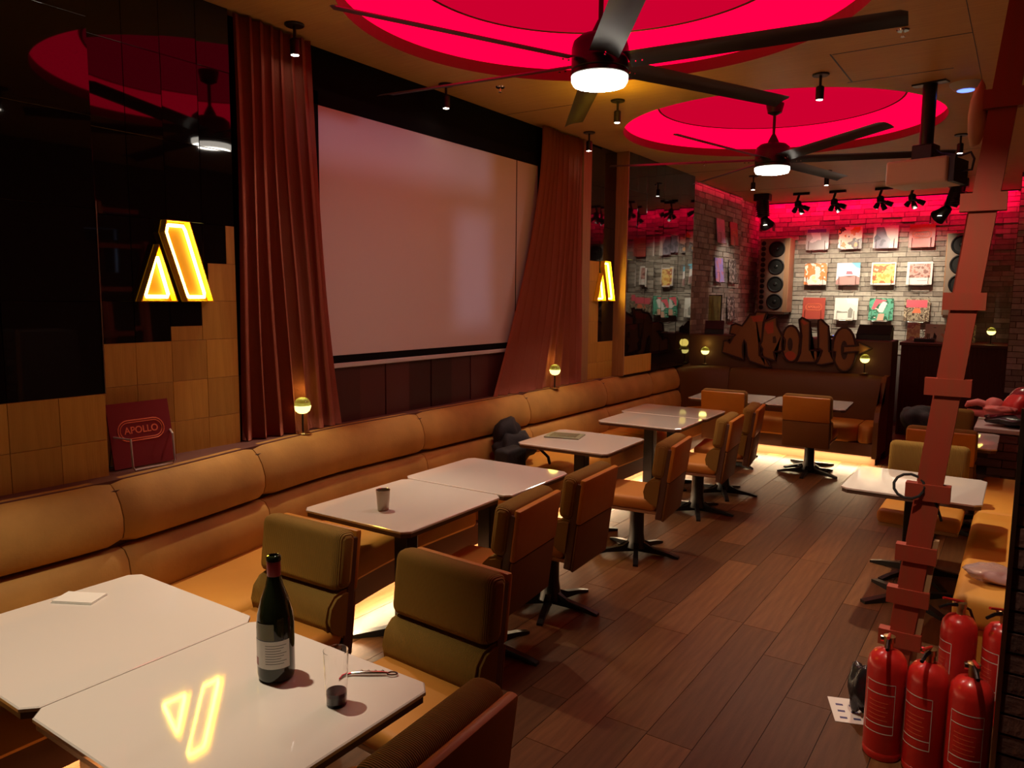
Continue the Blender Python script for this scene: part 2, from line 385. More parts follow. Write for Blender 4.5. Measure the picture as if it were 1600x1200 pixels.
def brick_field(name, plane, u0, u1, z0, z1, base, sgn, parent, bw=0.215, bh=0.072, mt='brick_grey'):
    bm = bmesh.new(); lay = bm.faces.layers.float.new('tone'); rd = random.Random(len(name) * 3 + int(u0 * 10))
    row = 0; z = z0
    while z < z1 - 0.01:
        u = u0 - (bw / 2 if row % 2 else 0) - rd.uniform(0, 0.03)
        while u < u1:
            L = bw * rd.uniform(0.8, 1.2); a, b = max(u, u0) + 0.004, min(u + L, u1) - 0.004
            if b - a > 0.02:
                d = rd.uniform(0.008, 0.024); tn = rd.random(); n0 = len(bm.faces)
                if plane == 'XZ': box(bm, a, b, base - d if sgn < 0 else base, base if sgn < 0 else base + d, z + 0.004, min(z + bh, z1) - 0.004)
                else: box(bm, base if sgn > 0 else base - d, base + d if sgn > 0 else base, a, b, z + 0.004, min(z + bh, z1) - 0.004)
                bm.faces.ensure_lookup_table()
                for f in bm.faces[n0:]: f[lay] = tn
            u += L
        z += bh; row += 1
    o = obj(name, bm, mt, parent); o['kind'] = 'stuff'; return o
brick_field('brickwork', 'XZ', -3.70, -0.15, 1.0, 3.30, 12.55, -1, wb)
# brick return on the left towards the back corner
wr = struct(obj('wall_left_brick', bxm(WX, -3.62, 9.18, 11.40, 0, CZ), 'grout'), 'grey brick side wall with record sleeves')
brick_field('brickwork', 'YZ', 9.18, 11.40, 0.95, 3.30, -3.62, 1, wr)
wr2 = struct(obj('wall_left_corner', bxm(WX, -3.69, 11.40, 12.55, 0, CZ), 'grout'), 'brick corner beside the left loudspeaker')
brick_field('brickwork', 'YZ', 11.40, 12.54, 0.95, 3.30, -3.69, 1, wr2)
# brick pier at the back right
wp = struct(obj('wall_pier', bxm(-0.15, 1.35, 10.93, 12.55, 0, CZ), 'grout_dark'), 'brick pier at the right of the record counter')
brick_field('brickwork', 'XZ', -0.15, 0.6, 0.7, 3.30, 10.93, -1, wp)

# near brick half wall beside the extinguishers: bricks one by one
hw = struct(obj('wall_half', bxm(0.022, 0.40, 2.92, 3.40, 0, 1.44), 'grout_dark'), 'dark brick half wall at the right edge')
bmx = bmesh.new(); box(bmx, 0, 0.182, 0, 0.012, 0, 0.062); b0 = obj('brick', bmx, 'brick_red', hw); used = False
for r in range(20):
    for c in range(3):
        x0 = 0.026 + c * 0.19 - (0.095 if r % 2 else 0)
        if x0 < 0.02 or x0 > 0.22: 
            if not (r % 2 and c == 0): continue
            x0 = 0.026
        o = inst(b0) if used else b0; used = True
        o.location = (x0, 2.909 + random.uniform(-0.003, 0.003), 0.005 + r * 0.0715)
        if r % 2 and c == 0: o.scale = (0.5, 1, 1)
obj('edge_trim', bxm(0.012, 0.026, 2.90, 2.93, 0, 1.46), 'metal_trim', hw)

# ---- tiled panels on the left wall
PX = -3.42; TX = -3.62
struct(obj('wall_left_bay', bxm(WX, PX - 0.012, -1.1, 1.775, 0, CZ), 'black_wall'), 'projecting tiled bay of the left wall')
bay = bpy.data.objects['wall_left_bay']
struct(obj('wall_left_panel', bxm(WX, TX - 0.012, 1.775, 2.625, 0, CZ), 'black_wall'), 'tiled panel of the left wall beside the curtain')
pan = bpy.data.objects['wall_left_panel']
def tiles(parent, X, cells, name, m, th=0.012, tilt=0.0):
    proto = {}
    for (y0, y1, z0, z1) in cells:
        k = (round(y1 - y0, 3), round(z1 - z0, 3))
        if k not in proto:
            h, v = k[0] / 2 - 0.0007, k[1] / 2 - 0.0007
            bm = bmesh.new(); box(bm, -th, 0, -h, h, -v, v)
            bmesh.ops.bevel(bm, geom=[e for e in bm.edges if abs(e.verts[0].co.x) < 1e-6 and abs(e.verts[1].co.x) < 1e-6], offset=0.0012, segments=1, affect='EDGES')
            o = proto[k] = obj(name, bm, m, parent)
        else: o = inst(proto[k])
        o.location = (X + random.uniform(0, 0.0015), (y0 + y1) / 2, (z0 + z1) / 2)
        o.rotation_euler = (0, random.uniform(-tilt, tilt), random.uniform(-tilt, tilt))
RZ = [0.93, 1.135, 1.345, 1.555, 1.76, 1.96, 2.165, 2.36, 2.56, 2.765, 2.97, 3.17, 3.30]
# bay: two rows of wood, then tall black glass
ycols = [1.775 - 0.2 * k for k in range(0, 14)]
tiles(bay, PX, [(ycols[k + 1], ycols[k], RZ[j], RZ[j + 1]) for k in range(13) for j in (0, 1)], 'wood_tile', 'tile_wood')
zb = [1.345, 1.76, 2.165, 2.56, 2.97, 3.30]
yb = [1.775, 1.375, 0.975, 0.575, 0.175, -0.225, -0.625, -1.1]
tiles(bay, PX, [(yb[k + 1], yb[k], zb[j], zb[j + 1]) for k in range(7) for j in range(5)], 'glass_tile', 'glass_black', tilt=0.006)
obj('tile_edge_trim', bxm(PX - 0.01, PX + 0.004, 1.774, 1.779, 1.345, 2.2), 'metal_trim', bay)
# panel: stepped meeting of wood and black glass tiles
yc = [1.80, 2.04, 2.23, 2.43, 2.625]
wood, blk = [], []
for j in (0, 1, 2):
    wood += [(yc[k], yc[k + 1], RZ[j], RZ[j + 1]) for k in range(4)]
blk += [(yc[0], yc[1], RZ[3], RZ[4]), (yc[1], yc[2], RZ[3], RZ[4]), (2.23, 2.41, 1.63, 1.76)]
wood += [(2.23, 2.41, 1.555, 1.63), (2.41, 2.625, RZ[3], RZ[4])]
blk += [(yc[0], yc[1], RZ[4], RZ[6]), (yc[1], yc[2], RZ[4], RZ[6]), (2.23, 2.455, RZ[4], RZ[5])]; wood += [(2.455, 2.625, RZ[4], RZ[5])]
blk += [(2.23, 2.43, RZ[5], RZ[6]), (2.43, 2.57, RZ[5], RZ[6])]; wood += [(2.57, 2.625, RZ[5], RZ[6])]
for a, b in ((6, 8), (8, 10), (10, 12)): blk += [(yc[k], yc[k + 1], RZ[a], RZ[b]) for k in range(4)]
tiles(pan, TX, wood, 'wood_tile', 'tile_wood'); tiles(pan, TX, blk, 'glass_tile', 'glass_black', tilt=0.006)

# ---- far side of the left wall: veneer strips, glass panel with the second sign, glazed tile bay
struct(obj('trim_1', bxm(WX, -3.60, 6.52, 6.68, 0.9, CZ), 'veneer'), 'narrow veneer strip beside the far curtain')
struct(obj('wall_left_niche', bxm(WX, -3.645, 6.68, 7.28, 0, CZ), 'black_wall'), 'dark niche panel behind the far yellow sign')
ni = bpy.data.objects['wall_left_niche']
tiles(ni, -3.632, [(6.69, 6.94, 2.165 + 0.37 * k, 2.535 + 0.37 * k) for k in range(3)] + [(6.94, 7.28, 1.345 + 0.39 * k, 1.735 + 0.39 * k) for k in range(5)], 'glass_tile', 'glass_black', tilt=0.006)
tiles(ni, -3.632, [(6.69, 6.94, RZ[j], RZ[j + 1]) for j in range(6)] + [(6.94, 7.28, RZ[j], RZ[j + 1]) for j in (0, 1)], 'wood_tile', 'tile_wood')
bay2 = struct(obj('wall_left_far_bay', bxm(WX, -3.512, 7.30, 9.18, 0.972, CZ), 'black_wall'), 'projecting bay of black mirror tiles before the brick wall')
obj('veneer_side', bxm(WX, -3.496, 7.28, 7.30, 0.972, CZ), 'veneer', bay2)
yy = [7.30, 7.535, 7.77, 8.005, 8.24, 8.475, 8.71, 8.945, 9.18]
blk = []; wood = []
for k in range(8):
    for a, b in zip([1.18, 1.52, 1.86, 2.20, 2.54, 2.92], [1.52, 1.86, 2.20, 2.54, 2.92, 3.30]): blk.append((yy[k], yy[k + 1], a, b))
    if k >= 3: blk.append((yy[k], yy[k + 1], 0.98, 1.18))
    else: wood.append((yy[k], yy[k + 1], 0.98, 1.18))
tiles(bay2, -3.50, blk, 'glass_tile', 'glass_black', tilt=0.012); tiles(bay2, -3.50, wood, 'wood_tile', 'tile_wood')

# boards below the screen
for k in range(16):
    y0 = 2.63 + k * 0.245; o = obj('panel_board', bxm(WX, -3.675 + (0.006 if k % 2 else 0), y0 + 0.003, y0 + 0.242, 0.93, 1.335), 'maroon_board', wl)

# ================================================================== SCREEN, CURTAINS
t = thing('projection_screen', 'large white projection screen with black border between the curtains', 'screen', (-3.68, 4.5, 1.33))
obj('screen_fabric', bxm(0.0, 0.012, 3.28 - 4.5, 5.80 - 4.5, 1.41 - 1.33, 2.95 - 1.33), 'screen_white', t)
obj('border', bxm(0.0, 0.016, 3.20 - 4.5, 3.278 - 4.5, 0.03, 1.70), 'black_wall', t)
obj('border', bxm(0.0, 0.016, 3.20 - 4.5, 5.84 - 4.5, 1.622, 1.72), 'black_wall', t)
obj('border', bxm(0.0, 0.016, 3.20 - 4.5, 5.84 - 4.5, 0.03, 0.078), 'black_wall', t)
obj('border', bxm(0.0121, 0.0135, 5.462 - 4.5, 5.472 - 4.5, 0.08, 1.62), 'black_wall', t)
obj('bottom_bar', rbox(0.0, 0.035, 3.22 - 4.5, 5.82 - 4.5, 0.0, 0.03, 0.006, 2), 'screen_bar', t)

def curtain(label, y_top, y_bot, x0, folds, seed, z0=0.972, z1=3.285):
    """pleated drape; y_top / y_bot: edges (left, right) at the head and at the hem"""
    rd = random.Random(seed); NU, NV = folds * 10, 26; bm = bmesh.new(); g = []
    ph = [rd.uniform(-0.5, 0.5) for _ in range(folds + 2)]; am = [rd.uniform(0.7, 1.25) for _ in range(folds + 2)]
    for j in range(NV + 1):
        v = j / NV; z = z1 + (z0 - z1) * v; row = []
        e = v ** 1.6
        a = y_top[0] + (y_bot[0] - y_top[0]) * e; b = y_top[1] + (y_bot[1] - y_top[1]) * e
        for i in range(NU + 1):
            u = i / NU; k = int(u * folds); f = u * folds
            s = math.sin(2 * PI * f + ph[k] * v * 1.2) * am[k] * (0.020 + 0.016 * v)
            row.append(bm.verts.new((x0 + s + 0.012 * math.sin(5 * v + k), a + (b - a) * u + 0.010 * math.sin(2 * PI * f * 2 + 1), z)))
        g.append(row)
    for j in range(NV):
        for i in range(NU): bm.faces.new((g[j][i], g[j][i + 1], g[j + 1][i + 1], g[j + 1][i]))
    bmesh.ops.solidify(bm, geom=bm.faces[:], thickness=0.004)
    return tag(obj('curtain', bm, 'red_cloth', None, 'all'), label, 'curtain', 'curtains beside the screen')
curtain('dark red pleated curtain between tiled wall and screen, flared at the hem', (2.645, 3.17), (2.64, 3.37), -3.615, 7, 3)
curtain('dark red pleated curtain at the far right edge of the screen', (5.76, 6.50), (5.06, 6.50), -3.605, 10, 5)

# ================================================================== BANQUETTE
def wave(y):
    s = min(1, max(0, (y - 1.45) / 2.0)); s = s * s * (3 - 2 * s)
    return -3.20 - 0.27 * s
def side_path(y0, y1, n): return [((wave(y0 + (y1 - y0) * k / n)), y0 + (y1 - y0) * k / n) for k in range(n + 1)]
def sweep(path, prof, soft=0.0, bm=None):
    """profile (d towards the room, z) swept along a plan path; ends drawn in a little for padded cushions"""
    bm = bm or bmesh.new(); rings = []; n = len(path); P = [Vector((p[0], p[1])) for p in path]
    S = [0.0]
    for a, b in zip(P, P[1:]): S.append(S[-1] + (b - a).length)
    cz = sum(p[1] for p in prof) / len(prof); cd = min(p[0] for p in prof)
    for i, p in enumerate(P):
        t = (P[min(i + 1, n - 1)] - P[max(i - 1, 0)]).normalized(); nr = Vector((t.y, -t.x))
        e = min(S[i], S[-1] - S[i]); k = 1.0
        if soft: k = 1 - 0.13 * max(0, 1 - e / soft) ** 2.0
        ring = []
        for d, z in prof: q = p + nr * (cd + (d - cd) * k); ring.append(bm.verts.new((q.x, q.y, cz + (z - cz) * (0.5 + 0.5 * k))))
        rings.append(ring)
    m = len(prof)
    for a, b in zip(rings, rings[1:]):
        for k in range(m): bm.faces.new((a[k], b[k], b[(k + 1) % m], a[(k + 1) % m]))
    bm.faces.new(rings[0]); bm.faces.new(rings[-1][::-1]); bmesh.ops.recalc_face_normals(bm, faces=bm.faces[:]); return bm
UPPER = [(-0.20, 0.695), (-0.03, 0.695), (0.0, 0.71), (0.016, 0.75), (0.016, 0.81), (-0.005, 0.875), (-0.035, 0.925), (-0.075, 0.958), (-0.12, 0.968), (-0.20, 0.965)]
LOWER = [(-0.14, 0.44), (0.02, 0.44), (0.040, 0.47), (0.045, 0.55), (0.030, 0.63), (0.0, 0.672), (-0.04, 0.684), (-0.14, 0.684)]
SEAT = [(-0.04, 0.26), (0.495, 0.26), (0.512, 0.28), (0.512, 0.39), (0.50, 0.425), (0.475, 0.445), (0.42, 0.452), (-0.04, 0.452)]
PLINTH = [(-0.10, 0.12), (0.485, 0.12), (0.485, 0.255), (-0.10, 0.255)]
BASE = [(-0.10, 0.0), (0.33, 0.0), (0.33, 0.12), (-0.10, 0.12)]
ban = thing('banquette', 'long tan velvet banquette with two-tier backrest along the left wall', 'banquette', (0, 0, 0))
seams = [-1.0, 0.30, 1.73, 2.60, 4.05, 5.45, 6.90, 8.05, 8.85]
for a, b in zip(seams, seams[1:]):
    n = max(14, int((b - a) * 14)); pth = side_path(a + 0.003, b - 0.003, n)
    obj('upper_back_cushion', sweep(pth, UPPER, 0.045), 'velvet', ban, True); obj('lower_back_cushion', sweep(pth, LOWER, 0.045), 'velvet', ban, True)
for a, b in zip([-1.0, 1.73, 4.05, 6.90], [1.73, 4.05, 6.90, 9.25]):
    obj('seat_cushion', sweep(side_path(a + 0.003, b - 0.003, int((b - a) * 12)), SEAT, 0.05), 'seat_velvet', ban, True)
obj('plinth', sweep(side_path(-1.0, 9.25, 80), PLINTH), 'plinth_wood', ban); obj('base', sweep(side_path(-1.0, 9.25, 80), BASE), 'plinth_wood', ban)
obj('back_board', sweep(side_path(-1.0, 9.25, 80), [(-0.22, 0.10), (-0.06, 0.10), (-0.06, 0.93), (-0.22, 0.93)]), 'chair_frame', ban)
obj('led_strip', sweep(side_path(-1.0, 8.7, 80), [(0.36, 0.112), (0.40, 0.112), (0.40, 0.119), (0.36, 0.119)]), 'led_warm', ban)
pts = [-1.0, 0.8, 1.6, 2.3, 3.1, 4.4, 6.0, 7.4, 8.7]
for a, b in zip(pts, pts[1:]):
    strip_light('led_strip_light', (wave(a) + 0.39, a, 0.109), (wave(b) + 0.39, b, 0.109), 0.04, (0.25, 0, -1), L_KICK, WARM)

TALL = [(-0.13, 0.44), (0.02, 0.44), (0.03, 0.50), (0.028, 0.70), (0.0, 0.88), (-0.03, 0.93), (-0.07, 0.955), (-0.13, 0.955)]
bench = thing('corner_bench', 'dim tan bench with tall back in front of the graffiti sign', 'bench', (0, 0, 0))
arc = [(-3.02 + 0.45 * math.cos(PI - PI / 2 * k / 12), 8.855 + 0.45 * math.sin(PI - PI / 2 * k / 12)) for k in range(13)]
def xl(a, b, n=12): return [(a + (b - a) * k / n, 9.305) for k in range(n + 1)]
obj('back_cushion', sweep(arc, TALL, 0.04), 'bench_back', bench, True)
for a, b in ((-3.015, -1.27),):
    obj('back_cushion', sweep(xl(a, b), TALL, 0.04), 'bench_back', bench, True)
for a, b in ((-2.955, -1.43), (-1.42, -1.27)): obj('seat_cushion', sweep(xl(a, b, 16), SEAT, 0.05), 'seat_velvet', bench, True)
obj('plinth', sweep(xl(-2.96, -1.25), PLINTH), 'plinth_wood', bench); obj('base', sweep(xl(-2.96, -1.25), BASE), 'plinth_wood', bench)
obj('led_strip', sweep(xl(-2.95, -1.27), [(0.36, 0.112), (0.40, 0.112), (0.40, 0.119), (0.36, 0.119)]), 'led_warm', bench)
strip_light('led_strip_light', (-2.95, 8.915, 0.109), (-1.27, 8.915, 0.109), 0.04, (0, -0.25, -1), L_KICK, WARM)
ep = [(8.80, 0.10), (8.80, 0.50), (8.84, 0.60), (8.93, 0.66), (9.12, 0.68), (9.14, 0.90), (9.20, 0.955), (9.43, 0.96), (9.43, 0.10)]
obj('end_panel', prism(ep, -1.265, -1.215, 'YZ'), 'leather_brown', bench)

# ledge behind the backrest
b = bmesh.new(); P = side_path(-1.0, 9.44, 90); A = []; B = []
for k, (x, y) in enumerate(P): A.append((WX if y > 1.78 else -3.44, y)); B.append((x - 0.10, y))
lv = [[b.verts.new((p[0], p[1], z)) for p in L] for z in (0.93, 0.967) for L in (A, B)]
for k in range(len(P) - 1):
    b.faces.new((lv[2][k], lv[3][k], lv[3][k + 1], lv[2][k + 1])); b.faces.new((lv[3][k], lv[1][k], lv[1][k + 1], lv[3][k + 1])); b.faces.new((lv[0][k + 1], lv[1][k + 1], lv[1][k], lv[0][k]))
bmesh.ops.recalc_face_normals(b, faces=b.faces[:])
struct(obj('trim_2', b, 'ledge_wood'), 'dark red ledge running behind the banquette back')

# partition behind the bench, counter
struct(obj('wall_partition', rbox(-3.60, -1.21, 9.44, 9.90, 0, 1.345, 0.012, 2), 'partition_skin'), 'low brown partition carrying the graffiti sign')
ct = thing('record_counter', 'dark ribbed wood counter below the record wall at the back right', 'counter', (-0.75, 11.6, 0))
obj('body', bxm(-0.60, 0.595, -0.28, 0.5, 0, 1.21), 'rib_wood', ct)
obj('worktop', rbox(-0.62, 0.597, -0.31, 0.62, 1.21, 1.25, 0.006, 2), 'partition_skin', ct)
for k in range(24): obj('rib', bxm(-0.598 + k * 0.05, -0.572 + k * 0.05, -0.29, -0.28, 0.02, 1.20), 'rib_wood', ct)

# ================================================================== LIGHT SIGNS
TRI = [(-0.195, 0.0), (-0.005, 0.0), (-0.092, 0.275)]
PAR = [(0.045, 0.0), (0.195, 0.0), (0.075, 0.395), (-0.05, 0.395), (-0.064, 0.335)]
def sign(label, loc):
    t = thing('neon_sign', label, 'light sign', loc, 0, 'yellow light signs'); t.scale = (1, 1.03, 1.03)
    for poly in (TRI, PAR):      # open channel letter: back plate, standing edges, tube lying inside
        n = len(poly); lb = obj('letter_face', prism(poly, 0.0, 0.006, 'YZ'), 'neon_body', t); bm = bmesh.new(); d = inset(poly, 0.005)
        for k in range(n):
            a, c, c2, a2 = poly[k], poly[(k + 1) % n], d[(k + 1) % n], d[k]
            vs = [bm.verts.new((x, p[0], p[1])) for x in (0.006, 0.05) for p in (a, c, c2, a2)]
            for f in ((0, 1, 2, 3), (4, 5, 6, 7), (0, 1, 5, 4), (1, 2, 6, 5), (2, 3, 7, 6), (3, 0, 4, 7)): bm.faces.new([vs[i_] for i_ in f])
        bmesh.ops.recalc_face_normals(bm, faces=bm.faces[:]); obj('letter_edge', bm, 'neon_side', lb)
        q = inset(poly, 0.024); pts = []
        for k in range(n):
            a, c = Vector(q[k]), Vector(q[(k + 1) % n])
            for s in (0.06, 0.5, 0.94): w_ = a.lerp(c, s); pts.append((0.024, w_.x, w_.y))
        obj('neon_tube', tube(pts, 0.0085, 8, closed=True), 'neon', lb, 'all')
    return t
sign('yellow neon triangle and slanted bar on black tiles by the near curtain', (-3.6185, 2.25, 1.757))
sign('yellow neon sign on the dark niche beyond the far curtain', (-3.63, 7.02, 1.765))

# ================================================================== BACK WALL WASH
strip_light('led_wash_light', (-3.6, 12.40, 3.275), (-0.2, 12.40, 3.275), 0.05, (0, 0.55, -1), L_WASH, RED)
lw = tag(obj('led_cove', bxm(-3.66, -0.16, 12.36, 12.375, 3.284, CZ), 'dark_plaster'), 'slim cove lip hiding the red strip above the records', 'cove')
obj('led_strip', bxm(-3.6, -0.2, 12.38, 12.42, 3.283, 3.298), 'led_red', lw)
strip_light('led_wash_light', (-3.56, 9.3, 3.275), (-3.56, 12.2, 3.275), 0.03, (-0.35, 0, -1), L_WASH * 0.08, RED)
strip_light('led_wash_light', (-0.1, 10.80, 3.275), (0.9, 10.80, 3.275), 0.04, (0, 0.5, -1), L_WASH * 1.0, RED)
lw2 = tag(obj('led_cove', bxm(-0.15, 1.3, 10.77, 10.78, 3.25, CZ), 'dark_plaster'), 'cove lip with red strip above the brick pier', 'cove')
obj('led_strip', bxm(-0.12, 1.2, 10.785, 10.815, 3.283, 3.298), 'led_red', lw2)

# ================================================================== FANS
def fan(label, loc, a0):
    t = thing('ceiling_fan', label, 'ceiling fan', loc, 0, 'six-blade ceiling fans')   # origin: bottom of the lamp
    obj('lamp_disc', lathe([(0.0, -0.002), (0.10, 0.0), (0.138, 0.008), (0.138, 0.012)], 40), 'fan_lamp', t, True)
    obj('lamp_rim', lathe([(0.138, 0.009), (0.148, 0.024), (0.150, 0.05), (0.14, 0.05)], 40), 'fan_lamp_rim', t, True)
    h = obj('motor_housing', lathe([(0.143, 0.05), (0.15, 0.055), (0.15, 0.075), (0.145, 0.08), (0.150, 0.085), (0.150, 0.19), (0.14, 0.225), (0.11, 0.25), (0.06, 0.262), (0.0, 0.264)], 40), 'fan_black', t, True)
    obj('downrod', lathe([(0.013, 0.26), (0.013, 0.62)], 12), 'fan_black', t, True)
    obj('collar', lathe([(0.05, 0.255), (0.045, 0.28), (0.02, 0.33), (0.014, 0.34)], 20), 'fan_black', t, True)
    obj('canopy', lathe([(0.02, 0.50), (0.06, 0.52), (0.075, 0.585), (0.075, 0.598)], 24), 'fan_black', t, True)
    for k in range(6):
        a = math.radians(a0 + 60 * k)
        bm = bmesh.new(); N = 10; rows = []
        for i in range(N + 1):       # slightly cambered, pitched blade
            s = i / N; r = 0.15 + 1.29 * s; w_ = 0.078 - 0.012 * s; pit = math.radians(-14); row = []
            for q in (-1, -0.5, 0, 0.5, 1):
                y = q * w_; z = 0.012 * (1 - q * q)
                row.append(Vector((r, y * math.cos(pit) - z * math.sin(pit), 0.118 + y * math.sin(pit) + z * math.cos(pit))))
            rows.append(row)
        rows[-1][0].x -= 0.03
        for dz in (0.0, 0.007):
            pass
        V0 = [[bm.verts.new(p) for p in r_] for r_ in rows]
        for i in range(N):
            for q in range(4): bm.faces.new((V0[i][q], V0[i + 1][q], V0[i + 1][q + 1], V0[i][q + 1]))
        bmesh.ops.solidify(bm, geom=bm.faces[:], thickness=0.007)
        bmesh.ops.rotate(bm, verts=bm.verts[:], cent=(0, 0, 0), matrix=Matrix.Rotation(a, 3, 'Z'))
        bl = obj('blade', bm, 'fan_blade', t, True)
        b2 = bmesh.new()
        for sx in (0.20, 0.235): lathe([(0.006, 0.100), (0.006, 0.106)], 6, b2, (sx, 0.0, 0.0))
        bmesh.ops.rotate(b2, verts=b2.verts[:], cent=(0, 0, 0), matrix=Matrix.Rotation(a, 3, 'Z')); obj('screws', b2, 'chrome', bl)
    return t
fan('nearer black six-blade ceiling fan with glowing lamp below the large red recess', (-1.95, 3.68, 2.905), 5)
fan('farther black six-blade ceiling fan with glowing lamp', (-1.95, 6.96, 2.905), 17)

# ================================================================== PENDANT SPOTS
def pendant(label, x, y, tgt=None, k=1.0, ang=60):
    t = thing('pendant_spot', label, 'spotlight', (x, y, CZ), 0, 'small black ceiling spots')
    obj('canopy', lathe([(0.05, -0.012), (0.055, -0.008), (0.055, -0.0002)], 20), 'black_metal', t, True)
    obj('stem', lathe([(0.009, -0.08), (0.009, -0.01)], 8), 'black_metal', t, True)
    obj('barrel', lathe([(0.022, -0.166), (0.026, -0.168), (0.027, -0.16), (0.027, -0.085), (0.02, -0.078), (0.0, -0.077)], 18), 'black_metal', t, True)
    obj('lens', lathe([(0.0, -0.1675), (0.021, -0.1675), (0.021, -0.164)], 16), 'lens', t)
    spot('pendant_light', (x, y, CZ - 0.175), tgt or (x, y, 0), L_PEND * k, (1.0, 0.82, 0.60), ang, 0.75, 0.025)
    return t
for lab, x, y, tg, ang, k in [
        ('black ceiling spot beside the near curtain above the yellow sign', -3.50, 2.97, (-2.72, 2.55, 0.5), 56, 1.15),
        ('black ceiling spot over the middle of the screen top', -3.54, 4.36, (-2.72, 3.9, 0.7), 46, 1.0),
        ('black ceiling spot at the top of the far curtain', -3.42, 6.28, (-2.5, 6.5, 0.7), 34, 0.1),
        ('black ceiling spot just right of the nearer fan lamp', -2.70, 5.40, (-2.62, 5.6, 0.7), 62, 1.1),
        ('black ceiling spot between the two red recesses on the right', -1.25, 5.50, (-0.25, 4.9, 0.5), 64, 2.1),
        ('black ceiling spot right of the projector', -0.60, 8.10, (-0.5, 7.6, 0.5), 60, 0.5),
        ('black ceiling spot left below the farther fan', -2.88, 9.50, (-2.65, 8.30, 0.7), 32, 1.1),
        ('black ceiling spot right below the farther fan', -2.04, 9.55, (-1.85, 8.35, 0.7), 32, 1.1),
        ('added unseen ceiling spot above the wine bottle table', -2.25, 1.20, (-2.25, 1.05, 0.7), 60, 1.7),  # spot added out of view to brighten the near tables
        ('added unseen ceiling spot above the fire extinguishers', -0.50, 2.60, (-0.1, 3.9, 0.3), 64, 1.0)]:  # spot added out of view to brighten ladder foot and bench
    pendant(lab, x, y, tg, k, ang)
l = bpy.data.lights.new('amber_fill', 'POINT'); l.energy = 4.5; l.color = (1.0, 0.62, 0.02); l.shadow_soft_size = 0.03   # bare point light added to tint ceiling and blade amber, no lamp body
o = bpy.data.objects.new('amber_fill', l); COL.objects.link(o); o.location = (-2.52, 5.02, 3.06)
# small ceiling devices
def sprinkler(label, x, y):
    t = thing('sprinkler', label, 'sprinkler', (x, y, CZ), 0, 'ceiling sprinklers')
    obj('plate', lathe([(0.03, -0.008), (0.035, -0.0002)], 18), 'chrome', t, True); obj('head', lathe([(0.012, -0.04), (0.014, -0.038), (0.004, -0.03), (0.006, -0.01)], 12), 'chrome', t, True)
for lab, x, y in [('small sprinkler head between screen and large red recess', -3.25, 4.62), ('small sprinkler head above the projector hatch', -0.68, 4.86), ('sprinkler head far left of the farther fan', -3.05, 8.25), ('sprinkler head right of the projector pole', -0.85, 8.0)]: sprinkler(lab, x, y)
t = thing('smoke_detector', 'white ceiling detector with blue light near the projector pole', 'detector', (-0.455, 6.25, CZ))
obj('body', lathe([(0.04, -0.05), (0.075, -0.042), (0.10, -0.015), (0.105, -0.0002)], 28), 'white_plastic', t, True)
obj('blue_light', lathe([(0.045, -0.0505), (0.05, -0.052), (0.055, -0.0495)], 24), 'led_blue', t)

# ================================================================== PROJECTOR
t = thing('projector', 'beige projector hanging from a black ceiling pole', 'projector', (-0.66, 6.11, CZ), -0.25)
bd = obj('body', rbox(-0.20, 0.20, -0.16, 0.16, -0.70, -0.53, 0.018, 3), 'projector_white', t)
obj('lens_barrel', lathe([(0.055, -0.275), (0.06, -0.27), (0.06, -0.20), (0.04, -0.198)], 20, c=(0.0, -0.615, 0), axis='X'), 'black_satin', bd, True) if False else obj('lens_barrel', lathe([(0.05, -0.255), (0.055, -0.25), (0.055, -0.195)], 20, c=(0, 0.03, -0.615), axis='X'), 'black_satin', bd, True)
for k in range(6): obj('vent_slot', bxm(-0.203, -0.199, -0.13, -0.06, -0.66 + k * 0.018, -0.653 + k * 0.018), 'ink', bd)
obj('cable_panel', bxm(0.2, 0.235, -0.13, 0.13, -0.70, -0.54), 'black_satin', bd)
obj('pole', lathe([(0.045, -0.50), (0.045, -0.01)], 20), 'black_metal', t, True)
obj('ceiling_plate', bxm(-0.11, 0.11, -0.04, 0.04, -0.012, -0.0002), 'black_metal', t)
obj('clamp', rbox(-0.07, 0.07, -0.07, 0.07, -0.53, -0.42, 0.01, 2), 'black_metal', t)
obj('arm', bxm(-0.08, 0.20, -0.02, 0.02, -0.528, -0.505), 'black_metal', t)
obj('cable', tube([(0.235, 0.0, -0.62), (0.30, 0.0, -0.62), (0.31, 0.0, -0.55), (0.28, 0.02, -0.50), (0.22, 0.02, -0.515), (0.10, 0.0, -0.49), (0.05, 0.0, -0.45)], 0.008, 8), 'black_satin', t, True)

# ================================================================== STAGE LIGHTS NEAR THE BACK WALL
def track_head(label, x, y, yaw):
    t = thing('track_spot', label, 'stage light', (x, y, CZ), yaw, 'clustered stage spots over the records')
    obj('track_bar', bxm(-0.11, 0.11, -0.02, 0.02, -0.035, -0.0002), 'black_metal', t)
    obj('arm', tube([(-0.03, 0, -0.03), (-0.05, 0, -0.10), (-0.03, 0.01, -0.17)], 0.018), 'black_metal', t, True)
    obj('hub', lathe([(0.0, -0.20), (0.045, -0.19), (0.05, -0.13), (0.03, -0.11)], 14, c=(-0.04, 0, 0)), 'black_metal', t, True)
    for k, (dx, dy, dz) in enumerate(((-0.09, 0.03, -0.24), (0.0, 0.05, -0.26), (0.08, 0.02, -0.22))):
        a = Vector((-0.04, 0, -0.165)); d = (Vector((dx, dy, dz)) - a)
        hd = obj('lamp_head', tube([a, a + d * 0.55, a + d * 0.6, a + d * 1.25], [0.02, 0.02, 0.03, 0.036], 12), 'black_satin', t, True)
    return t
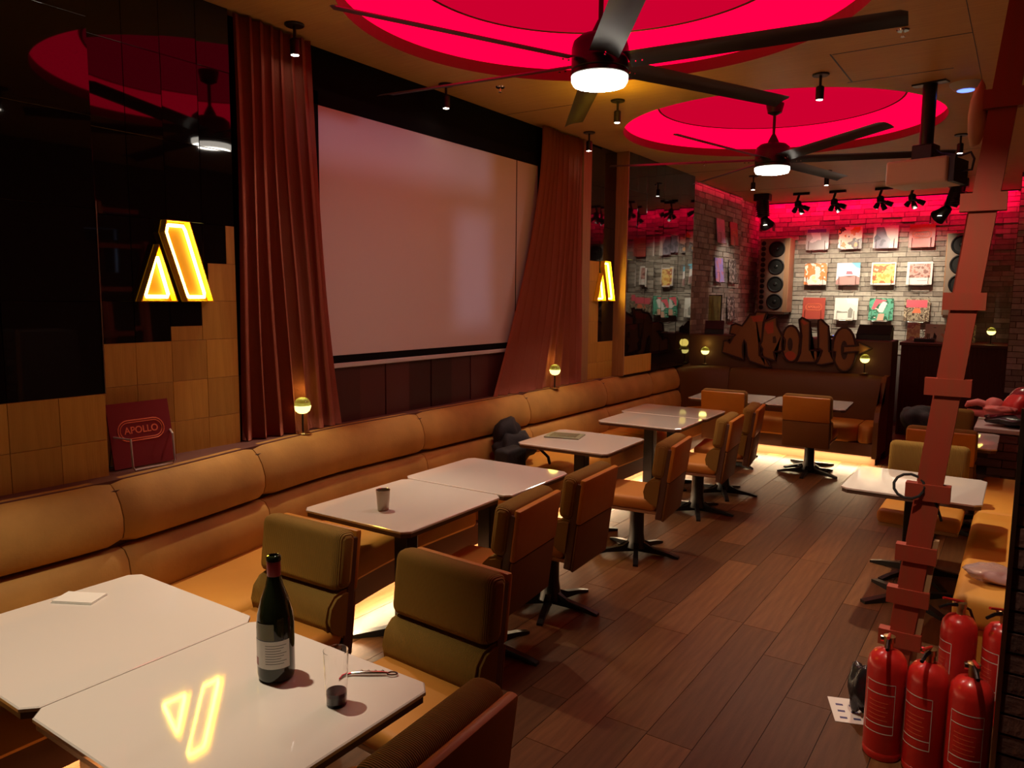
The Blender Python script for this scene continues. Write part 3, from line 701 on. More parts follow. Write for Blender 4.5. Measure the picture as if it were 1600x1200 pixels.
for lab, x in [('stage spot cluster above the first record column', -2.74), ('stage spot cluster above the second record column', -2.26), ('stage spot cluster above the third record column', -1.68), ('stage spot cluster above the fourth record column', -1.30)]:
    track_head(lab, x, 11.3, random.uniform(-0.3, 0.3))
for x in (-2.74, -2.26, -1.75, -1.30):
    spot('record_wall_light', (x, 11.28, 3.02), (x, 12.5, 2.1), L_WALLSPOT, (1.0, 0.86, 0.66), 62, 0.7, 0.03)
spot('record_wall_light', (-2.7, 10.4, 3.0), (-3.6, 10.8, 1.9), L_WALLSPOT * 0.35, (1.0, 0.86, 0.72), 60, 0.7, 0.03)
def moving_head(label, x, y, lean):
    t = thing('moving_head_light', label, 'stage light', (x, y, CZ), 0, 'large stage lights at the corners of the record wall')
    obj('mount', rbox(-0.11, 0.11, -0.08, 0.08, -0.10, -0.0002, 0.01, 2), 'black_metal', t)
    bd = obj('body', tube([(0, 0, -0.08), (lean * 0.02, 0, -0.18), (lean * 0.08, 0.0, -0.32)], [0.085, 0.09, 0.075], 14), 'black_satin', t, True)
    for k in range(6): obj('cooling_fin', tube([(lean * 0.03 * k / 3, 0, -0.16 - k * 0.028), (lean * 0.03 * k / 3, 0, -0.168 - k * 0.028)], 0.098, 14), 'black_metal', bd)
    obj('head', tube([(lean * 0.10, 0, -0.34), (lean * 0.17, 0.04, -0.40), (lean * 0.24, 0.08, -0.45)], [0.05, 0.075, 0.10], 16), 'black_satin', t, True)
    for s in (-1, 1): obj('barn_door', bxm(lean * 0.22 + s * 0.09 - 0.004, lean * 0.22 + s * 0.09 + 0.004, 0.03, 0.13, -0.52, -0.42), 'black_metal', t)
    obj('lens', lathe([(0.0, -0.47), (0.03, -0.468)], 12, c=(lean * 0.2, -0.01, 0.03)), 'lens', t)
moving_head('large black stage light above the left loudspeaker', -3.25, 11.2, 0.3)
moving_head('large black stage light above the right loudspeaker', -0.80, 11.0, -0.9)

# ================================================================== TABLES
def clip_rect(hx, hy, c): return [(-hx + c, -hy), (hx - c, -hy), (hx, -hy + c), (hx, hy - c), (hx - c, hy), (-hx + c, hy), (-hx, hy - c), (-hx, -hy + c)]
TZ = 0.72
def table(label, cx, cy, sx, sy, rot=0.0, base=True, cy_=0.0):
    t = thing('dining_table', label, 'table', (cx, cy, 0), rot, 'white-topped tables')
    o1 = clip_rect(sx / 2 - 0.004, sy / 2 - 0.004, 0.034); o0 = clip_rect(sx / 2, sy / 2, 0.036)
    bm = bmesh.new(); A = [bm.verts.new((*p, TZ)) for p in o1]; B = [bm.verts.new((*p, TZ - 0.003)) for p in o0]; Cc = [bm.verts.new((*p, TZ - 0.012)) for p in o0]
    bm.faces.new(A)
    for L0, L1 in ((A, B), (B, Cc)):
        for k in range(8): bm.faces.new((L0[k], L1[k], L1[(k + 1) % 8], L0[(k + 1) % 8]))
    bm.faces.new(Cc[::-1]); bmesh.ops.recalc_face_normals(bm, faces=bm.faces[:]); obj('tabletop', bm, 'table_white', t)
    obj('edge_board', prism(clip_rect(sx / 2 - 0.006, sy / 2 - 0.006, 0.034), TZ - 0.034, TZ - 0.0125, 'XY'), 'table_edge', t)
    if base:
        obj('column', rbox(-0.045, 0.045, cy_ - 0.045, cy_ + 0.045, 0.03, TZ - 0.035, 0.006, 2), 'black_metal', t)
        obj('top_plate', bxm(-0.16, 0.16, cy_ - 0.16, cy_ + 0.16, TZ - 0.045, TZ - 0.0345), 'black_metal', t)
        for k in range(4):
            a = PI / 4 + PI / 2 * k
            bm = bmesh.new(); pr = [(0.03, 0.0), (0.30, 0.0), (0.30, 0.018), (0.05, 0.05), (0.03, 0.05)]
            prism(pr, -0.022, 0.022, 'XZ', bm); bmesh.ops.rotate(bm, verts=bm.verts[:], cent=(0, 0, 0), matrix=Matrix.Rotation(a, 3, 'Z')); bmesh.ops.translate(bm, verts=bm.verts[:], vec=(0, cy_, 0)); obj('foot', bm, 'black_metal', t)
    return t
table('white table with the folded napkin at the near left', -2.427, 1.180, 0.728, 0.715)
table('white table holding the wine bottle in the foreground', -1.674, 1.180, 0.768, 0.715)
table('white table with the metal cup', -2.63, 2.905, 0.70, 0.80, 0.02)
table('white table without anything on it beyond the cup table', -2.645, 3.665, 0.76, 0.69, 0.02)
table('single white table with a grey-green menu lying on it', -2.72, 4.985, 0.74, 0.72, 0.035)
table('nearer white table of the pair behind the menu table', -2.70, 6.215, 0.76, 0.64, 0.03)
table('farther white table of the pair before the corner bench', -2.75, 6.865, 0.84, 0.63, 0.03)
table('white table at the corner bench, left one', -2.63, 8.27, 0.80, 0.70, 0.06, True, 0.17)
table('white table at the corner bench, right one next to the bench end', -1.82, 8.32, 0.78, 0.70, 0.06, True, 0.17)
table('white table crossed by the red ladder on the right', -0.47, 4.995, 0.71, 0.69)
table('white table at the far right near the pile of bags', -0.40, 6.90, 0.60, 0.78, 0.0, True, 0.2)

# ================================================================== CHAIRS
def make_chair(label, loc, rotz):
    t = thing('swivel_chair', label, 'chair', loc, rotz, 'tan swivel dining chairs')   # faces local -Y
    def lean(bm):
        bmesh.ops.rotate(bm, verts=bm.verts[:], cent=(0, 0.20, 0.42), matrix=Matrix.Rotation(math.radians(-7), 3, 'X')); return bm
    st = obj('seat', rbox(-0.235, 0.235, -0.24, 0.20, 0.375, 0.462, 0.032, 4), 'seat_tan', t, True)
    obj('seat_board', rbox(-0.225, 0.225, -0.225, 0.215, 0.355, 0.378, 0.006, 2), 'seat_board', t)
    obj('back_frame', lean(rbox(-0.228, 0.228, 0.205, 0.25, 0.325, 0.815, 0.006, 2)), 'chair_frame', t)
    obj('upper_pad', lean(rbox(-0.238, 0.238, 0.130, 0.235, 0.60, 0.85, 0.038, 4)), 'corduroy', t, True)
    bm = bmesh.new(); prof = [(0.218, 0.40), (0.16, 0.41), (0.115, 0.44), (0.098, 0.49), (0.105, 0.545), (0.135, 0.585), (0.175, 0.602), (0.218, 0.604)]
    prism(prof, -0.236, 0.236, 'YZ', bm); bmesh.ops.bevel(bm, geom=[e for e in bm.edges if abs(abs(e.verts[0].co.x) - 0.236) < 1e-5 and abs(e.verts[0].co.x - e.verts[1].co.x) < 1e-5 and len(e.link_faces) == 2 and e.calc_face_angle(0) > 1], offset=0.012, segments=2, affect='EDGES')
    obj('lower_pad', lean(bm), 'corduroy', t, True)
    obj('upper_back_panel', lean(rbox(-0.228, 0.228, 0.236, 0.270, 0.59, 0.842, 0.012, 2)), 'leather_tan', t, True)
    obj('lower_back_panel', lean(rbox(-0.226, 0.226, 0.248, 0.266, 0.318, 0.588, 0.008, 2)), 'leather_brown', t, True)
    obj('column', lathe([(0.075, 0.04), (0.062, 0.08), (0.052, 0.15), (0.050, 0.30), (0.06, 0.34), (0.08, 0.356)], 12), 'black_metal', t, True)
    for k in range(5):
        a = 0.3 + 2 * PI * k / 5
        bm = bmesh.new(); pr = [(0.02, 0.012), (0.22, 0.010), (0.285, 0.0), (0.31, 0.0), (0.31, 0.014), (0.24, 0.032), (0.10, 0.055), (0.055, 0.085), (0.02, 0.13)]
        prism(pr, -0.017, 0.017, 'XZ', bm); bmesh.ops.rotate(bm, verts=bm.verts[:], cent=(0, 0, 0), matrix=Matrix.Rotation(a, 3, 'Z')); obj('foot', bm, 'black_metal', t)
    return t
CH = [('tan corduroy chair behind the wine bottle', -2.44, 1.86, 0.03), ('tan corduroy chair facing the viewer at the far edge of the bottle table', -1.68, 1.84, -0.06),
      ('chair cut off at the bottom edge with its back to the room', -1.27, 1.23, -PI / 2 + 0.05), ('nearest swivel chair in the row, east of the metal cup', -2.17, 2.98, -PI / 2 + 0.10),
      ('second swivel chair of the row, at the empty table', -2.20, 3.68, -PI / 2 + 0.06), ('swivel chair with lit tan back at the menu table', -2.18, 4.83, -PI / 2 + 0.12),
      ('swivel chair at the nearer table of the far pair', -2.20, 6.09, -PI / 2 + 0.10), ('swivel chair at the farther table of the far pair', -2.22, 6.82, -PI / 2 + 0.15),
      ('orange-backed chair partly hidden behind the far table pair', -2.58, 8.05, PI + 0.04), ('orange-backed chair alone in front of the corner bench', -1.76, 8.16, PI + 0.02),
      ('olive chair facing the viewer behind the ladder table', -0.47, 5.50, 0.0), ('orange-backed chair behind the ladder with its back to the viewer', -0.46, 6.72, PI),
      ('farthest olive chair behind the ladder by the bags', -0.55, 7.55, 0.0)]
c0 = None
for lab, x, y, r in CH:
    if c0 is None: c0 = make_chair(lab, (x, y, 0), r)
    else: dup(c0, (x, y, 0), r, lab)

# ================================================================== RIGHT-HAND BENCH
t = thing('wall_bench', 'orange upholstered bench behind the half wall on the right', 'bench', (0, 0, 0))
for a, b in ((3.93, 4.45), (4.455, 5.65), (5.655, 6.85)):
    obj('seat_cushion', rbox(-0.185, 0.34, a, b, 0.30, 0.455, 0.045, 4), 'seat_velvet', t, True)
obj('front_panel', bxm(-0.15, 0.34, 3.96, 6.83, 0.06, 0.30), 'seat_velvet', t)
for a, b in ((3.93, 5.4), (5.405, 6.85)): obj('back_cushion', rbox(0.33, 0.45, a, b, 0.44, 0.95, 0.04, 4), 'velvet', t, True)
obj('base', bxm(-0.08, 0.45, 4.0, 6.8, 0.0, 0.06), 'chair_frame', t)
# brick ledge with the pile
lg = thing('brick_ledge', 'low brick ledge under the pile of red bags', 'ledge', (-0.28, 7.40, 0))
obj('core', bxm(0.0, 1.55, 0.012, 0.85, 0, 0.71), 'grout_dark', lg); obj('coping', rbox(-0.01, 1.56, -0.01, 0.86, 0.71, 0.75, 0.008, 2), 'screen_bar', lg)
bmx = bmesh.new(); box(bmx, 0, 0.20, 0, 0.012, 0, 0.062); b0 = obj('brick', bmx, 'brick_red', lg); k_ = 0
for r in range(10):
    for c in range(4):
        o = b0 if k_ == 0 else inst(b0); k_ += 1
        o.location = (0.004 + c * 0.208 + (0.1 if r % 2 else 0), 0.001, 0.004 + r * 0.0705)

# ================================================================== LADDER
lad = thing('ladder', 'red-brown wooden ladder leaning beside the extinguishers on the right', 'ladder', (-0.385, 3.66, 0))
def rail(dx, dy, z1, m, nm):
    bm = bmesh.new(); sl = 0.098
    for z, h in ((0.0, 0), (z1, 1)): pass
    vs = []
    for z in (0.0, z1):
        for px_, py_ in ((-0.048, -0.022), (0.048, -0.022), (0.048, 0.022), (-0.048, 0.022)): vs.append(bm.verts.new((dx + px_ + sl * z, dy + py_, z)))
    for f in ((0, 3, 2, 1), (4, 5, 6, 7), (0, 1, 5, 4), (1, 2, 6, 5), (2, 3, 7, 6), (3, 0, 4, 7)): bm.faces.new([vs[i] for i in f])
    return obj(nm, bm, m, lad)
rail(0, 0, 3.0, 'ladder_red', 'rail'); rail(-0.035, 0.42, 2.25, 'ladder_red', 'rail')
obj('rail_edge', prism([(0.05, 0.02), (0.075, 0.02), (0.075 + 0.098 * 0.75, 0.77), (0.05 + 0.098 * 0.75, 0.77)], -0.012, 0.02, 'XZ'), 'raw_wood', lad)
for z in (0.30, 0.50, 0.70, 0.98, 1.44, 1.80, 2.20, 2.60):
    bm = bmesh.new(); sl = 0.098 * z
    wd = random.uniform(0.070, 0.092)
    box(bm, sl - wd, sl + wd * 0.9, -0.032, 0.02, z - 0.036, z + 0.036); box(bm, sl - 0.03, sl + 0.03, 0.02, 0.40, z - 0.02, z + 0.02)
    obj('rung', bm, 'ladder_red', lad)
obj('tan_piece', blob((0.165, 0.02, 2.56), (0.035, 0.03, 0.13), 2, 0.3, 4), 'raw_wood', lad, 'all')  # tan lump beside the upper rail, coloured as bare wood
obj('cable_loop', tube([(0.02 + 0.06 * math.cos(a), -0.03 + 0.02 * math.sin(a), 1.0 + 0.05 * math.sin(a)) for a in [k * 0.5 for k in range(14)]] + [(0.13, -0.02, 0.93), (0.15, 0.0, 0.86)], 0.006, 6), 'rubber', lad, True)

# ================================================================== FIRE EXTINGUISHERS
def extinguisher(label, x, y, rot, r=0.072, h=0.435):
    t = thing('fire_extinguisher', label, 'fire extinguisher', (x, y, 0), rot, 'red fire extinguishers on the floor')
    cyl = obj('cylinder', lathe([(r * 0.93, 0.0), (r, 0.012), (r, 0.03), (r * 0.98, 0.034), (r, 0.038), (r, h - 0.07), (r * 0.93, h - 0.035), (r * 0.7, h - 0.01), (r * 0.35, h), (0.02, h + 0.004)], 32), 'ext_red', t, True)
    def band(z0, z1, a0, a1, rr, m, nm):
        bm = bmesh.new(); n = 14; q = []
        for k in range(n + 1):
            a = a0 + (a1 - a0) * k / n; q.append([bm.verts.new((rr * math.cos(a), rr * math.sin(a), z)) for z in (z0, z1)])
        for k in range(n): bm.faces.new((q[k][0], q[k + 1][0], q[k + 1][1], q[k][1]))
        obj(nm, bm, m, cyl, True)
    a0, a1 = -PI * 0.34, PI * 0.16
    for z in (0.115, 0.15, 0.275, 0.318): band(z, z + 0.0035, a0, a1, r + 0.0006, 'print_white', 'label_line')
    for a in (a0, a1): band(0.115, 0.32, a, a + 0.03, r + 0.0006, 'print_white', 'label_line')
    for k in range(5): band(0.17 + k * 0.018, 0.172 + k * 0.018, a0 + 0.25, a1 - 0.3 - 0.1 * (k % 2), r + 0.0006, 'print_orange', 'label_text')
    obj('valve', lathe([(0.016, h), (0.016, h + 0.03), (0.022, h + 0.032), (0.022, h + 0.055), (0.01, h + 0.06)], 14), 'brass', t, True)
    obj('carry_handle', tube([(0, 0, h + 0.045), (0.06, 0, h + 0.05), (0.105, 0, h + 0.04)], [0.009, 0.008, 0.007], 8), 'black_metal', t, True)
    obj('lever', tube([(-0.01, 0, h + 0.058), (0.04, 0, h + 0.07), (0.09, 0, h + 0.082)], [0.006, 0.006, 0.006], 8), 'ext_red', t, True)
    obj('hose', tube([(-0.015, 0, h + 0.035), (-0.045, 0, h + 0.02), (-r - 0.004, 0, h - 0.05), (-r - 0.005, 0.01, 0.20)], 0.006, 8), 'rubber', t, True)
    obj('gauge', lathe([(0.014, 0.0), (0.014, 0.012)], 12, c=(0, -0.03, h + 0.042), axis='Y'), 'chrome', t, True)
    return t
E1 = extinguisher('red fire extinguisher nearest the ladder foot, leftmost of the front three', -0.35, 3.19, -1.5)
dup(E1, (-0.205, 3.16, 0), -1.75, 'middle red fire extinguisher of the front three'); dup(E1, (-0.062, 3.12, 0), -1.4, 'rightmost red fire extinguisher of the front three against the half wall')
dup(E1, (-0.14, 3.74, 0), -2.4, 'red fire extinguisher standing behind, below the orange bench'); dup(E1, (0.02, 3.74, 0), -2.2, 'red fire extinguisher half hidden in the rear corner by the half wall')
tag(obj('rubbish_bag', blob((-0.475, 3.45, 0.105), (0.055, 0.055, 0.105), 3, 0.35, 11), 'poly_black', None, 'all'), 'crumpled dark plastic bag left of the front extinguishers', 'bag')
t = thing('printed_leaflet', 'pink printed sheet lying on the floor under the dark plastic bag', 'paper', (-0.49, 3.45, 0.001), 0.35)
obj('sheet', bxm(-0.10, 0.10, -0.10, 0.11, 0.0, 0.002), 'paper', t)
for k in range(9): obj('print_mark', bxm(-0.075 + (k % 3) * 0.055, -0.045 + (k % 3) * 0.055, -0.07 + (k // 3) * 0.055, -0.055 + (k // 3) * 0.055, 0.002, 0.0026), 'navy', t)
tag(obj('purple_bag', blob((-0.10, 3.47, 0.10), (0.07, 0.07, 0.10), 3, 0.3, 17), 'navy', None, 'all'), 'dark purple plastic bag between front and rear extinguishers', 'bag')

# ================================================================== PILE ON THE LEDGE, BAGS
def soft(name, label, cat, c, r, m, seed, amp=0.25, grp=None): return tag(obj(name, blob(c, r, 3, amp, seed), m, None, 'all'), label, cat, grp)
soft('black_bag', 'shiny black bag lying along the ledge under the red bags', 'bag', (0.02, 7.60, 0.80), (0.23, 0.14, 0.05), 'poly_black', 3)
soft('red_bag', 'bright red bag slumped on the ledge at the right edge', 'bag', (0.02, 7.85, 0.87), (0.13, 0.13, 0.12), 'bag_red', 5)
soft('red_box_bag', 'dark red bag standing behind the bright red one', 'bag', (0.06, 8.12, 0.90), (0.15, 0.10, 0.15), 'sleeve_maroon', 8, 0.1)
t = thing('pink_toy', 'pink inflatable toy with two prongs lying on the ledge', 'toy', (-0.20, 7.95, 0.75))
obj('body', blob((0.03, 0, 0.10), (0.085, 0.07, 0.10), 3, 0.1, 9), 'toy_pink', t, 'all')
obj('prong', tube([(-0.02, 0, 0.13), (-0.10, 0.0, 0.15), (-0.17, 0, 0.13), (-0.19, 0, 0.10)], [0.03, 0.032, 0.028, 0.012], 12), 'toy_pink', t, True)
obj('prong', tube([(-0.02, 0, 0.05), (-0.10, 0.0, 0.05), (-0.18, 0, 0.075)], [0.035, 0.032, 0.012], 12), 'toy_pink', t, True)
soft('striped_cloth', 'pale striped cloth bundle on the black bag', 'cloth', (-0.12, 7.60, 0.885), (0.12, 0.07, 0.03), 'toy_pink', 13)
tag(obj('dark_coat', blob((-0.66, 7.02, 0.82), (0.15, 0.20, 0.10), 3, 0.35, 21), 'coat_black', None, 'all'), 'black coat heaped on the far right table behind the ladder', 'coat')
bg = thing('parcel_bag', 'clear plastic bag with pink contents on the orange bench', 'bag', (-0.03, 4.22, 0.455))
obj('contents', blob((0.02, 0, 0.025), (0.08, 0.07, 0.025), 2, 0.2, 4), 'toy_pink', bg, 'all'); obj('film', blob((0.0, 0, 0.035), (0.13, 0.10, 0.035), 3, 0.4, 6), 'poly_clear', bg, 'all')
ct2 = thing('black_coat', 'black coat and backpack heaped on the banquette by the menu table', 'coat', (-3.30, 4.85, 0.452))
obj('coat', blob((-0.02, 0.10, 0.13), (0.11, 0.24, 0.13), 3, 0.35, 31), 'coat_black', ct2, 'all'); obj('hood', blob((-0.06, 0.06, 0.27), (0.08, 0.15, 0.12), 3, 0.3, 33), 'coat_black', ct2, 'all')
obj('bag', rbox(0.06, 0.20, -0.30, -0.04, 0.0, 0.21, 0.03, 3), 'coat_black', ct2, True)
obj('strap', tube([(0.10, 0.02, 0.18), (0.20, 0.12, 0.17), (0.23, 0.22, 0.08), (0.22, 0.26, 0.02)], 0.012, 8), 'rubber', ct2, True)

# ================================================================== TABLEWARE
t = thing('wine_bottle', 'open dark green wine bottle with red foil and white label', 'bottle', (-1.69, 1.32, TZ))
obj('glass_body', lathe([(0.040, 0.0), (0.049, 0.006), (0.0515, 0.02), (0.0515, 0.155), (0.048, 0.19), (0.037, 0.235), (0.025, 0.268), (0.0195, 0.295), (0.0185, 0.30)], 40), 'bottle_glass', t, True)
obj('foil', lathe([(0.0188, 0.298), (0.019, 0.30), (0.019, 0.338), (0.0185, 0.34)], 28), 'foil_red', t, True)
obj('lip', lathe([(0.018, 0.340), (0.0205, 0.342), (0.0205, 0.352), (0.018, 0.356), (0.013, 0.357), (0.012, 0.345)], 28), 'bottle_glass', t, True)
def wrap(z0, z1, a0, a1, r, m, nm, par):
    bm = bmesh.new(); n = 16; q = []
    for k in range(n + 1):
        a = a0 + (a1 - a0) * k / n; q.append([bm.verts.new((r * math.cos(a), r * math.sin(a), z)) for z in (z0, z1)])
    for k in range(n): bm.faces.new((q[k][0], q[k + 1][0], q[k + 1][1], q[k][1]))
    return obj(nm, bm, m, par, True)
lb = wrap(0.045, 0.125, -2.35, 0.1, 0.0519, 'paper', 'label', t)
for k in range(8): wrap(0.112 - k * 0.0075, 0.1135 - k * 0.0075, -1.25, -0.1 - 0.15 * (k % 3), 0.0521, 'ink', 'label_text', lb)
wrap(0.05, 0.073, -2.25, -1.8, 0.0521, 'foil_red', 'label_stamp', lb)
wrap(0.128, 0.175, -2.0, -0.75, 0.0517, 'bottle_light', 'lighter_patch', t)  # opaque lighter green patch above the label
t = thing('drinking_glass', 'clear tumbler with a little dark wine beside the corkscrew', 'glass', (-1.44, 1.315, TZ))
obj('glass_wall', lathe([(0.0255, 0.0), (0.027, 0.002), (0.0285, 0.05), (0.033, 0.15), (0.0322, 0.1505), (0.0277, 0.05), (0.0255, 0.008), (0.0, 0.008)], 36), 'clear_glass', t, True)
obj('drink', lathe([(0.0, 0.009), (0.0252, 0.009), (0.0273, 0.038), (0.0, 0.0382)], 36), 'wine', t, True)
t = thing('corkscrew', 'chrome waiter corkscrew lying behind the tumbler', 'corkscrew', (-1.475, 1.475, TZ), 0.62)
obj('handle', tube([(-0.055, 0, 0.007), (-0.02, 0, 0.008), (0.03, 0, 0.008), (0.05, 0, 0.007)], [0.004, 0.006, 0.006, 0.004], 10), 'chrome', t, True)
obj('spiral', tube([(-0.03 + 0.0035 * k, 0.012 + 0.004 * math.cos(k * 1.1), 0.006 + 0.004 * math.sin(k * 1.1)) for k in range(22)], 0.0012, 6), 'chrome', t, True)
obj('opener_ring', tube([(0.063 + 0.014 * math.cos(a), 0.009 * math.sin(a), 0.006) for a in [2 * PI * k / 18 for k in range(18)]], 0.0028, 6, closed=True), 'chrome', t, True)
obj('blade', tube([(-0.055, 0, 0.006), (-0.075, -0.012, 0.005), (-0.082, -0.03, 0.004)], [0.004, 0.004, 0.002], 8), 'chrome', t, True)
bm = bmesh.new(); box(bm, -0.075, 0.075, -0.045, 0.045, 0.0005, 0.004); box(bm, -0.073, 0.074, -0.043, 0.044, 0.0042, 0.008)
tag(obj('napkin', bm, 'paper', None, False, (-2.70, 1.275, TZ), (0, 0, 0.5)), 'folded white napkin on the near left table', 'napkin')
t = thing('metal_cup', 'small tapered metal cup on the second table', 'cup', (-2.62, 2.725, TZ))
obj('cup_wall', lathe([(0.026, 0.0), (0.028, 0.004), (0.036, 0.105), (0.034, 0.105), (0.026, 0.01), (0.0, 0.01)], 32), 'cup_metal', t, True); obj('rim', tube([(0.035 * math.cos(2 * PI * k / 32), 0.035 * math.sin(2 * PI * k / 32), 0.105) for k in range(32)], 0.0015, 6, closed=True), 'chrome', t, True)
t = thing('menu_board', 'grey-green menu lying on the single table', 'menu', (-2.91, 5.05, TZ), 0.25)
obj('cover', rbox(-0.14, 0.14, -0.105, 0.105, 0.0005, 0.012, 0.004, 2), 'menu_green', t); obj('sheet', bxm(-0.105, 0.105, -0.075, 0.075, 0.0121, 0.0135), 'menu_sheet', t)

# ================================================================== LITTLE LAMPS
def lamp(label, loc):
    t = thing('table_lamp', label, 'lamp', loc, 0, 'small globe lamps')
    obj('foot', lathe([(0.045, 0.0), (0.047, 0.004), (0.03, 0.012), (0.008, 0.018)], 24), 'chrome', t, True)
    obj('stem', lathe([(0.006, 0.012), (0.006, 0.125)], 10), 'black_metal', t, True)
    obj('lower_bowl', lathe([(0.006, 0.12), (0.025, 0.124), (0.042, 0.138), (0.050, 0.160), (0.0505, 0.17)], 28), 'lamp_glow', t, True)
    obj('glass_dome', lathe([(0.050, 0.171), (0.047, 0.19), (0.036, 0.208), (0.02, 0.218), (0.0, 0.221)], 28), 'lamp_glass', t, True)
    l = bpy.data.lights.new('lamp_light', 'POINT'); l.energy = 0.35; l.color = (1.0, 0.75, 0.15); l.shadow_soft_size = 0.05
    o = bpy.data.objects.new('lamp_light', l); COL.objects.link(o); o.location = (loc[0] + 0.0, loc[1] - 0.0, loc[2] + 0.26)
lamp('globe lamp on the ledge in front of the near curtain', (-3.56, 3.02, 0.967)); lamp('globe lamp on the ledge by the far curtain', (-3.545, 5.95, 0.967))
lamp('globe lamp on the bench back left of the graffiti sign', (-3.36, 9.38, 0.97)); lamp('globe lamp on the bench back right of the graffiti sign', (-1.48, 9.38, 0.97))
lamp('globe lamp at the right end of the record counter', (-0.35, 11.6, 1.25))

# ================================================================== RECORD SLEEVES
def stadium(w_, h_, n=10):
    r = h_ / 2; c = w_ / 2 - r
    return [(c + r * math.cos(a), r * math.sin(a)) for a in [-PI / 2 + PI * k / n for k in range(n + 1)]] + [(-c + r * math.cos(a), r * math.sin(a)) for a in [PI / 2 + PI * k / n for k in range(n + 1)]]
def logo(t, d, s=1.0, thick=0.004, y=None):
    for k, w_ in enumerate((0.20, 0.172)):
        obj('printed_outline', tube([(p[0] * s, d, p[1] * s + 0.0) for p in stadium(w_, w_ * 0.48 if k == 0 else w_ * 0.42)], thick * 0.5 * s if k == 0 else thick * 0.35 * s, 6, closed=True), 'print_orange', t, True)
def sleeve(label, loc, rotz, m, size=0.33, tilt=0.10, logo_=False, holder=True, extra=None):
    """sleeve faces local -Y, bottom edge at the origin, leaning back by tilt"""
    t = thing('record_sleeve', label, 'record sleeve', loc, rotz, 'record sleeves on display'); t.rotation_euler = (-tilt, 0, rotz)
    obj('cover', bxm(-size / 2, size / 2, -0.004, 0.004, 0.0, size), m, t)
    if logo_:
        k = size / 0.33; e = obj('logo_oval', tube([(p[0] * k, -0.0045, size * 0.56 + p[1] * k) for p in stadium(0.245, 0.105)], 0.0030, 6, closed=True), 'print_orange', t, True)
        obj('logo_oval', tube([(p[0] * k, -0.0045, size * 0.56 + p[1] * k) for p in stadium(0.222, 0.084)], 0.0024, 6, closed=True), 'print_orange', t, True)
        text_mesh('APOLLO', 0.050 * k, 'print_orange', 'logo_text', t, (0, -0.0052, size * 0.56), (PI / 2, 0, 0), 0.0006, 0.95)
    for e in (extra or []): obj('printed_shape', *e[:2], t) if callable(e) else obj('printed_shape', e[0], e[1], t)
    if holder: wire_holder(label, loc, rotz, size)
    return t
WH = [None]
def wire_holder(label, loc, rotz, size):
    s = size / 0.33
    lab = 'wire holder carrying the ' + ' '.join(label.split()[:7])
    pts = [(-0.14, 0.09, 0.13), (-0.12, -0.030, 0.13), (-0.12, -0.034, 0.01), (-0.11, -0.034, -0.006), (0.11, -0.034, -0.006), (0.12, -0.034, 0.01), (0.12, -0.030, 0.13), (0.14, 0.09, 0.13)]
    t = thing('wire_holder', lab, 'holder', loc, rotz, 'wire record holders')
    obj('front_wire', tube(pts, 0.0032, 6), 'chrome', t, True); obj('base_wire', tube([(-0.10, 0.09, -0.03), (-0.10, -0.034, -0.012), (0.10, -0.034, -0.012), (0.10, 0.09, -0.03)], 0.0028, 6), 'chrome', t, True)
def P2(poly, y=-0.0048): return prism(poly, y, y + 0.0006, 'XZ')
def R2(x0, x1, z0, z1, y=-0.0048): return P2([(x0, z0), (x1, z0), (x1, z1), (x0, z1)], y)
art('art_grey', [(0.62, 0.60, 0.58), (0.42, 0.41, 0.40), (0.75, 0.74, 0.72)], 3.5, 1.0); art('art_fire', [(0.75, 0.22, 0.03), (0.9, 0.75, 0.55), (0.10, 0.05, 0.04), (0.8, 0.35, 0.06)], 5, 2.2)
art('art_suit', [(0.10, 0.09, 0.13), (0.22, 0.20, 0.26), (0.62, 0.64, 0.62)], 3.2, 3.1); art('art_yellow', [(0.88, 0.82, 0.35), (0.75, 0.68, 0.62), (0.75, 0.25, 0.08), (0.9, 0.9, 0.75)], 6, 4.4)
art('art_orange', [(0.65, 0.33, 0.08), (0.82, 0.60, 0.18), (0.50, 0.15, 0.06), (0.88, 0.75, 0.40)], 8, 5.5); art('art_crowd', [(0.40, 0.18, 0.14), (0.60, 0.35, 0.30), (0.25, 0.12, 0.10)], 16, 6.1)
art('art_mist', [(0.84, 0.83, 0.74), (0.80, 0.79, 0.70), (0.86, 0.85, 0.78)], 2, 7.0); art('art_jungle', [(0.06, 0.32, 0.18), (0.12, 0.42, 0.28), (0.03, 0.14, 0.08), (0.75, 0.75, 0.62)], 9, 8.3)
art('art_people', [(0.06, 0.04, 0.03), (0.42, 0.36, 0.24), (0.16, 0.12, 0.08), (0.55, 0.45, 0.30)], 18, 9.9); art('art_mauve', [(0.40, 0.28, 0.40), (0.46, 0.33, 0.46), (0.36, 0.25, 0.36)], 5, 10.2)
art('art_blue', [(0.10, 0.08, 0.55), (0.35, 0.25, 0.75), (0.60, 0.22, 0.40), (0.06, 0.05, 0.25)], 4, 11.4); art('art_bw', [(0.45, 0.42, 0.40), (0.08, 0.07, 0.07), (0.65, 0.62, 0.58)], 12, 12.7)
art('art_sky', [(0.82, 0.78, 0.80), (0.70, 0.72, 0.82), (0.86, 0.82, 0.80)], 3, 13.0)
mat('print_purple', (0.16, 0.09, 0.36), 0.5); mat('print_pink', (0.80, 0.12, 0.16), 0.5); mat('print_blue', (0.16, 0.50, 0.66), 0.5); mat('print_tan', (0.72, 0.42, 0.30), 0.5); mat('print_rose', (0.40, 0.22, 0.20), 0.6); mat('print_greyd', (0.30, 0.30, 0.26), 0.6)
XS = [-2.745, -2.275, -1.79, -1.315]; ZS = [2.57, 2.035, 1.505]; SY = 12.44
mount = R2(-0.165, 0.165, 0, 0.12)
